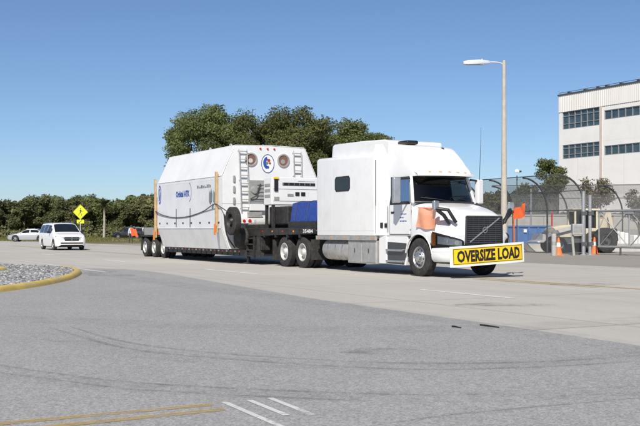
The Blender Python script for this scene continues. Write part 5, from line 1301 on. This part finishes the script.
MB().prism([(-2.6,.12),(1.15,.12),(1.22,1.52),(-2.7,1.52)], 'y', -.9, .9).build('body', M['blue_steel'], DU, bevel=.02)
for x in (-2.3,-1.6,-.9,-.2,.4,1.0): MB().box(x-.05,x+.05,-.98,-.90,.14,1.50).build('rib', M['blue_steel'] if x < .9 else M['galv'], DU)
MB().box(-2.75,1.26,-.99,-.88,1.50,1.60).build('rim', M['blue_steel'], DU, bevel=.01)
for x in (-2.3,.9): MB().box(x-.12,x+.12,-.8,.8,0,.125).build('skid', M['galv_dark'], DU)
MB().box(-.55,-.35,-.995,-.985,1.15,1.35).build('label_plate', M['white_cloth'], DU)
WL = thing('concrete_wall', 'long low pale concrete wall behind the dumpster', 'wall', frame='own', loc=(20,84,-.02), rot=R(-3))
for k in range(7): MB().box(-9+k*2.6,-9+k*2.6+2.57,-.1,.1,1.35,2.5).build('panel', M['concrete_wall'], WL)
for k in range(7): MB().box(-9+k*2.6,-9+k*2.6+2.57,-.14,.14,0,1.34).build('base_panel', M['equip_grey'], WL)
MB().box(-9.1,9.3,-.16,.16,2.502,2.62).build('coping', M['concrete_wall'], WL)
KB = thing('barrier', 'low grey concrete barrier running behind the gate', 'barrier', frame='own', loc=(19.5,60.5,-.008), rot=0)
for k in range(5): MB().prism([(-.25,0),(.25,0),(.12,.25),(.10,.48),(-.10,.48),(-.12,.25)], 'x', -9+k*3, -9+k*3+2.96).build('segment', M['concrete_wall'], KB, bevel=.015)
PL = [(19.0,63.4,.95,1.25,'tall white wrapped pallet behind the gate'),(20.0,63.0,.9,1.0,'lower white wrapped pallet near the frame edge')]
for x, y, w_, h_, lab in PL:
    p_ = thing('wrapped_pallet', lab, 'pallet', frame='own', loc=(x,y,-.008), rot=R(8))
    for k in range(3): MB().box(-w_/2+k*w_/3,-w_/2+(k+1)*w_/3-.02,-.45,.45,.14,h_-.06*k).build('bag_stack', M['white_cloth'], p_, bevel=.05)
    for k in range(3): MB().box(-w_/2+k*w_*.42,-w_/2+k*w_*.42+.1,-.45,.45,0,.10).build('runner', M['timber'], p_)
    MB().box(-w_/2,w_/2,-.46,.46,.102,.138).build('deck', M['timber'], p_)
PB = thing('site_cabin', 'tan site cabin with flat roof behind the gate', 'cabin', frame='own', loc=(20.2,73,-.008), rot=R(-4))
M['tan_wall'] = surf('tan boarding', (.42,.30,.18), .8, var=.15, scale=2)
MB().box(-1.6,1.0,-1,1,.15,2.35).build('wall', M['tan_wall'], PB); MB().box(-1.75,1.15,-1.12,1.12,2.352,2.48).build('roof', M['concrete_wall'], PB)
dd = MB().box(-.3,.5,-1.03,-1.0,.17,2.1).build('door', M['cream'], PB); MB().box(.38,.44,-1.06,-1.03,1.0,1.1).build('handle', M['galv'], dd)
wd_ = MB().box(-1.3,-.6,-1.03,-1.0,1.1,1.9).build('window', M['cream'], PB); MB().box(-1.24,-.66,-1.036,-1.031,1.16,1.84).build('pane', M['opaque_glass'], wd_)
for x in (-1.3,.7): MB().box(x-.2,x+.2,-.9,.9,0,.149).build('skid', M['galv_dark'], PB)

# small scraps on the asphalt
for a, b, wd, lab in (((480,326),(499,328.2),.05,'dark strip of shed tyre tread lying on the asphalt'),((452,327.5),(461,328.6),.035,'small dark scrap beside the tread strip on the asphalt')):
    pa, pb = gnd(*a), gnd(*b); s_ = MB(); m_ = ((pa[0]+pb[0])/2,(pa[1]+pb[1])/2)
    pts = [(pa[0]+(pb[0]-pa[0])*t-m_[0], pa[1]+(pb[1]-pa[1])*t-m_[1]+.006*math.sin(t*7), .017+.004*math.sin(t*5)) for t in (0,.2,.4,.6,.8,1)]
    s_.loft([[(x,y-wd/2,z-.014),(x,y+wd/2,z-.014),(x+.01,y+wd/2,z),(x-.01,y-wd/2,z+.006)] for x,y,z in pts], closed=True, cap0=True, cap1=True)
    o = s_.build('tyre_scrap', M['rubber'], None); o.location = (m_[0],m_[1],.004); tag(o, lab, 'debris')

# ------------------------------------------------------------------ trees
def leaf_mesh(name, lobes, n_leaf, size, seed, m, aspect=1.6, shell=.25):
    "leaf-sized quads spread through the volume of ellipsoid lobes (centre, radii)"
    g_ = np.random.default_rng(seed); vol = np.array([r[0]*r[1]*r[2] for _, r in lobes])**(2/3); cnt = (vol/vol.sum()*n_leaf).astype(int)
    C = []; Nn = []; vr = []
    for (c, r), k in zip(lobes, cnt):
        d = g_.normal(size=(k,3)); d /= np.linalg.norm(d,axis=1)[:,None]; rad = shell+(1-shell)*g_.random(k)**.6; rad = np.where(g_.random(k) < .08, rad*1.16, rad)
        rad *= 1+.16*np.sin(d[:,0]*7+c[0]*3)*np.sin(d[:,1]*6+c[1])+.12*np.sin(d[:,2]*9+c[2]*2)
        C.append(np.array(c)+d*np.array(r)*rad[:,None]); Nn.append(d); lv = g_.random()
        vr.append(np.clip(.35*lv+.65*g_.random(k),0,1))
    C = np.concatenate(C); Nn = np.concatenate(Nn); vr = np.concatenate(vr); N = len(C)
    nr = Nn+g_.normal(size=(N,3))*.75+np.array([0,0,.35]); nr /= np.linalg.norm(nr,axis=1)[:,None]
    t = np.cross(nr, g_.normal(size=(N,3))); t /= np.linalg.norm(t,axis=1)[:,None]; b = np.cross(nr,t)
    s_ = size*(.55+.9*g_.random(N))[:,None]; a = s_*aspect/2; bb_ = s_/2
    V = np.stack([C-t*a, C-b*bb_*.9+t*a*.1, C+t*a, C+b*bb_], 1).reshape(-1,3); F = np.arange(N*4).reshape(-1,4)
    me = bpy.data.meshes.new(name); me.vertices.add(N*4); me.vertices.foreach_set('co', V.astype(np.float32).ravel())
    me.loops.add(N*4); me.loops.foreach_set('vertex_index', F.astype(np.int32).ravel()); me.polygons.add(N); me.polygons.foreach_set('loop_start', (np.arange(N)*4).astype(np.int32))
    me.update(calc_edges=True); me.validate()
    at = me.attributes.new('var','FLOAT','FACE'); at.data.foreach_set('value', vr.astype(np.float32)); me.materials.append(m); return me
def trunk_mesh(name, H, r0, limbs, seed, m=None):
    g_ = random.Random(seed); mb = MB()
    mb.tube([(0,0,-.1),(g_.uniform(-.1,.1),g_.uniform(-.1,.1),H*.22),(g_.uniform(-.2,.2),g_.uniform(-.2,.2),H*.45)], [r0*1.25,r0,r0*.7], 9)
    for tip in limbs:
        s_ = Vector((0,0,H*g_.uniform(.2,.42))); e = Vector(tip); mid = s_.lerp(e,.5)+Vector((g_.uniform(-.3,.3),g_.uniform(-.3,.3),g_.uniform(.0,.4)))
        mb.tube([s_,mid,e], [r0*.5,r0*.3,r0*.08], 6)
    me = mb.mesh(name, smooth=60); me.materials.append(m or M['bark']); return me
def oak_lobes(w_, h_, base, n_, seed, flat=.8, big=1.0):
    g_ = random.Random(seed); L_ = []
    for k in range(n_):
        a = g_.uniform(0,2*PI); r_ = math.sqrt(g_.random())*.80; z = base+(h_-base)*(.18+.66*g_.random()**.8*(1-.35*r_*r_))
        rr = g_.uniform(.15,.25)*w_/2*(1.15-.35*r_)*(1.3 if n_ < 25 else 1.12)*big
        L_.append(((math.cos(a)*r_*w_/2, math.sin(a)*r_*w_/2*.8, min(z,h_-rr*flat)), (rr,rr,rr*flat)))
    return L_
def tree(name, label, cat, loc, lobes, n_leaf, size, seed, m, H, r0, group=None, trunks=None):
    o = thing(name, label, cat, frame='own', loc=loc, group=group)
    obj('trunk', trunk_mesh('trunk', H, r0, [l[0] for l in lobes[::max(1,len(lobes)//9)]], seed), o)
    obj('crown', leaf_mesh('crown', lobes, n_leaf, size, seed, m), o); return o
def px(x, Y): return ((x-320)/1000*Y, Y, -.02)
oaks = [(211,104,12.4,15.2,3.0,21,'live oak rising behind the container rear, leftmost of the tall trees',44),
        (284,101,12.6,15.4,2.5,22,'live oak with the highest crown behind the middle of the container',46),
        (346,106,12.0,14.6,2.5,23,'broad live oak behind the gap between container and sleeper',44),
        (248,112,9.0,13.4,2.5,24,'lower live oak filling in behind the container roof',32),
        (184,108,6.8,10.8,2.0,25,'small live oak at the far rear edge of the container',26),
        (318,116,9.6,14.2,2.5,26,'rear live oak between the two highest crowns',32),
        (377,109,7.0,13.0,2.5,27,'live oak over the sleeper roof, rightmost of the tall trees',28)]
for x, Y, w_, h_, base, sd_, lab, nl in oaks:
    tree('oak_tree', lab, 'tree', px(x,Y), oak_lobes(w_,h_,base,nl,sd_), 70000 if w_ > 10 else 38000, .125, sd_, M['oak_leaf'], h_, .38, 'tall live oaks behind the container')
# dense wood beyond the verge
protos = []
for k, (w_, h_, mm_) in enumerate(((8,7.4,'wood_leaf'),(7,6.6,'olive_leaf'),(9,8.2,'wood_leaf'),(6.5,6.2,'scrub_leaf'),(7.5,7.0,'oak_leaf'))):
    protos.append((leaf_mesh('crown', oak_lobes(w_,h_,.4,26,50+k,.95), 24000, .19, 60+k, M[mm_]), trunk_mesh('trunk', h_, .2, [(1,0,4),(-1,.5,4.2),(0,-1,4)], 70+k)))
wg = random.Random(5); lab = 'dense green-brown tree in the long low wood beyond the grass verge'; GRP = 'trees of the low wood beyond the verge'
def wood_tree(x, y, k, s_, sx=1.0):
    o = thing('wood_tree', lab, 'tree', frame='own', loc=(x,y,-.02), rot=wg.uniform(0,6.28), group=GRP); o.scale = (s_*sx,s_*sx,s_)
    obj('trunk', protos[k][1], o); obj('crown', protos[k][0], o)
for k in range(30):
    px_ = -22+k*6.6; Y = 182+wg.uniform(-7,9); prof_h = interp([(-30,.98),(30,.92),(60,.90),(80,.93),(105,1.0),(130,1.12),(160,1.18),(200,1.1)], px_)[0]
    wood_tree((px_-320)/1000*Y, Y, k % 5, prof_h*wg.uniform(.80,1.22), 1.05)
lab = 'brownish tree in the row seen through the curved fence mesh'; GRP = 'trees in the row behind the curved fence'
for k in range(14):
    px_ = 470+k*8; Y = 128+wg.uniform(-5,6); wood_tree((px_-320)/1000*Y, Y, (k*2) % 5, wg.uniform(.84,1.0), .85)
for k in range(7):
    px_ = 545+k*15; Y = 98+wg.uniform(-3,3); wood_tree((px_-320)/1000*Y, Y, (k*3+1) % 5, wg.uniform(.42,.55), .9)
# undergrowth at the foot of the wood
ul = [((x,170+wg.uniform(-4,4),wg.uniform(.2,.9)),(wg.uniform(1.2,2.4),1.5,wg.uniform(.7,1.5))) for x in np.arange(-66,-18,1.3)]
o = bpy.data.objects.new('undergrowth', leaf_mesh('undergrowth', ul, 16000, .30, 91, M['olive_leaf'])); COL.objects.link(o); tag(o, 'low scrub growing along the foot of the wood', None, None, 'stuff')
# cabbage palms
FR = []
def frond_mesh(L_, seed):
    g_ = random.Random(seed); mb = MB(); sp_ = [Vector((L_*t, 0, L_*(.30*t-.62*t*t))) for t in [k/7 for k in range(8)]]
    mb.tube(sp_, [.03*(1-k/9) for k in range(8)], 4)
    for k in range(1,8):
        for s_ in (-1,1):
            for q in (0,.5):
                t = (k+q)/8; b_ = Vector((L_*t,0,L_*(.30*t-.62*t*t))); ln = L_*.40*(1-.5*abs(t-.55)); a = g_.uniform(.5,.9)
                tip = b_+Vector((math.cos(a)*ln*.6, s_*math.sin(a)*ln, -.25*ln)); sd_ = Vector((.05,0,0))
                mb.add([b_-sd_,b_+sd_,tip], [(0,1,2)])
    me = mb.mesh('frond', recalc=False); me.materials.append(M['palm_leaf']); return me
FR = [frond_mesh(1.5,k) for k in range(3)]
def palm(label, x, Y, H, sc=1.0, n_=30):
    o = thing('cabbage_palm', label, 'palm', frame='own', loc=px(x,Y), group='cabbage palms in front of the wood')
    MB().tube([(0,0,0),(.06,0,H*.5),(.02,0,H)], [.22*sc,.17*sc,.16*sc], 10).build('trunk', M['palm_bark'], o, smooth=60)
    g_ = random.Random(int(x))
    for k in range(n_):
        f = obj('frond', FR[k % 3], o, (0,0,H), (0, g_.uniform(-1.25,.55), 2.4*k)); f.scale = (sc*g_.uniform(.85,1.15),)*3
palm('pale-trunked cabbage palm standing alone before the wood, behind the diamond sign', 104, 158, 5.0, .95, 44)
palm('cabbage palm crown showing above the roof of the white minivan', 49, 188, 6.0, 1.3)
# trees by the building and gate
tree('yard_tree', 'leafy tree peeping past the left edge of the white building', 'tree', px(551.5,104), oak_lobes(3.2,9.8,3.4,36,81,big=1.9), 9000, .13, 81, M['oak_leaf'], 9.0, .22)
tree('yard_tree', 'sparse small tree with dark stems behind the gate post', 'tree', px(596,76), oak_lobes(2.9,5.6,2.2,30,82,big=1.6), 4200, .10, 82, M['scrub_leaf'], 5.0, .13)
tree('yard_tree', 'small olive tree cut by the frame edge beyond the gate', 'tree', px(641,74), oak_lobes(2.6,4.9,1.6,28,83,big=1.6), 4200, .10, 83, M['scrub_leaf'], 4.4, .12)
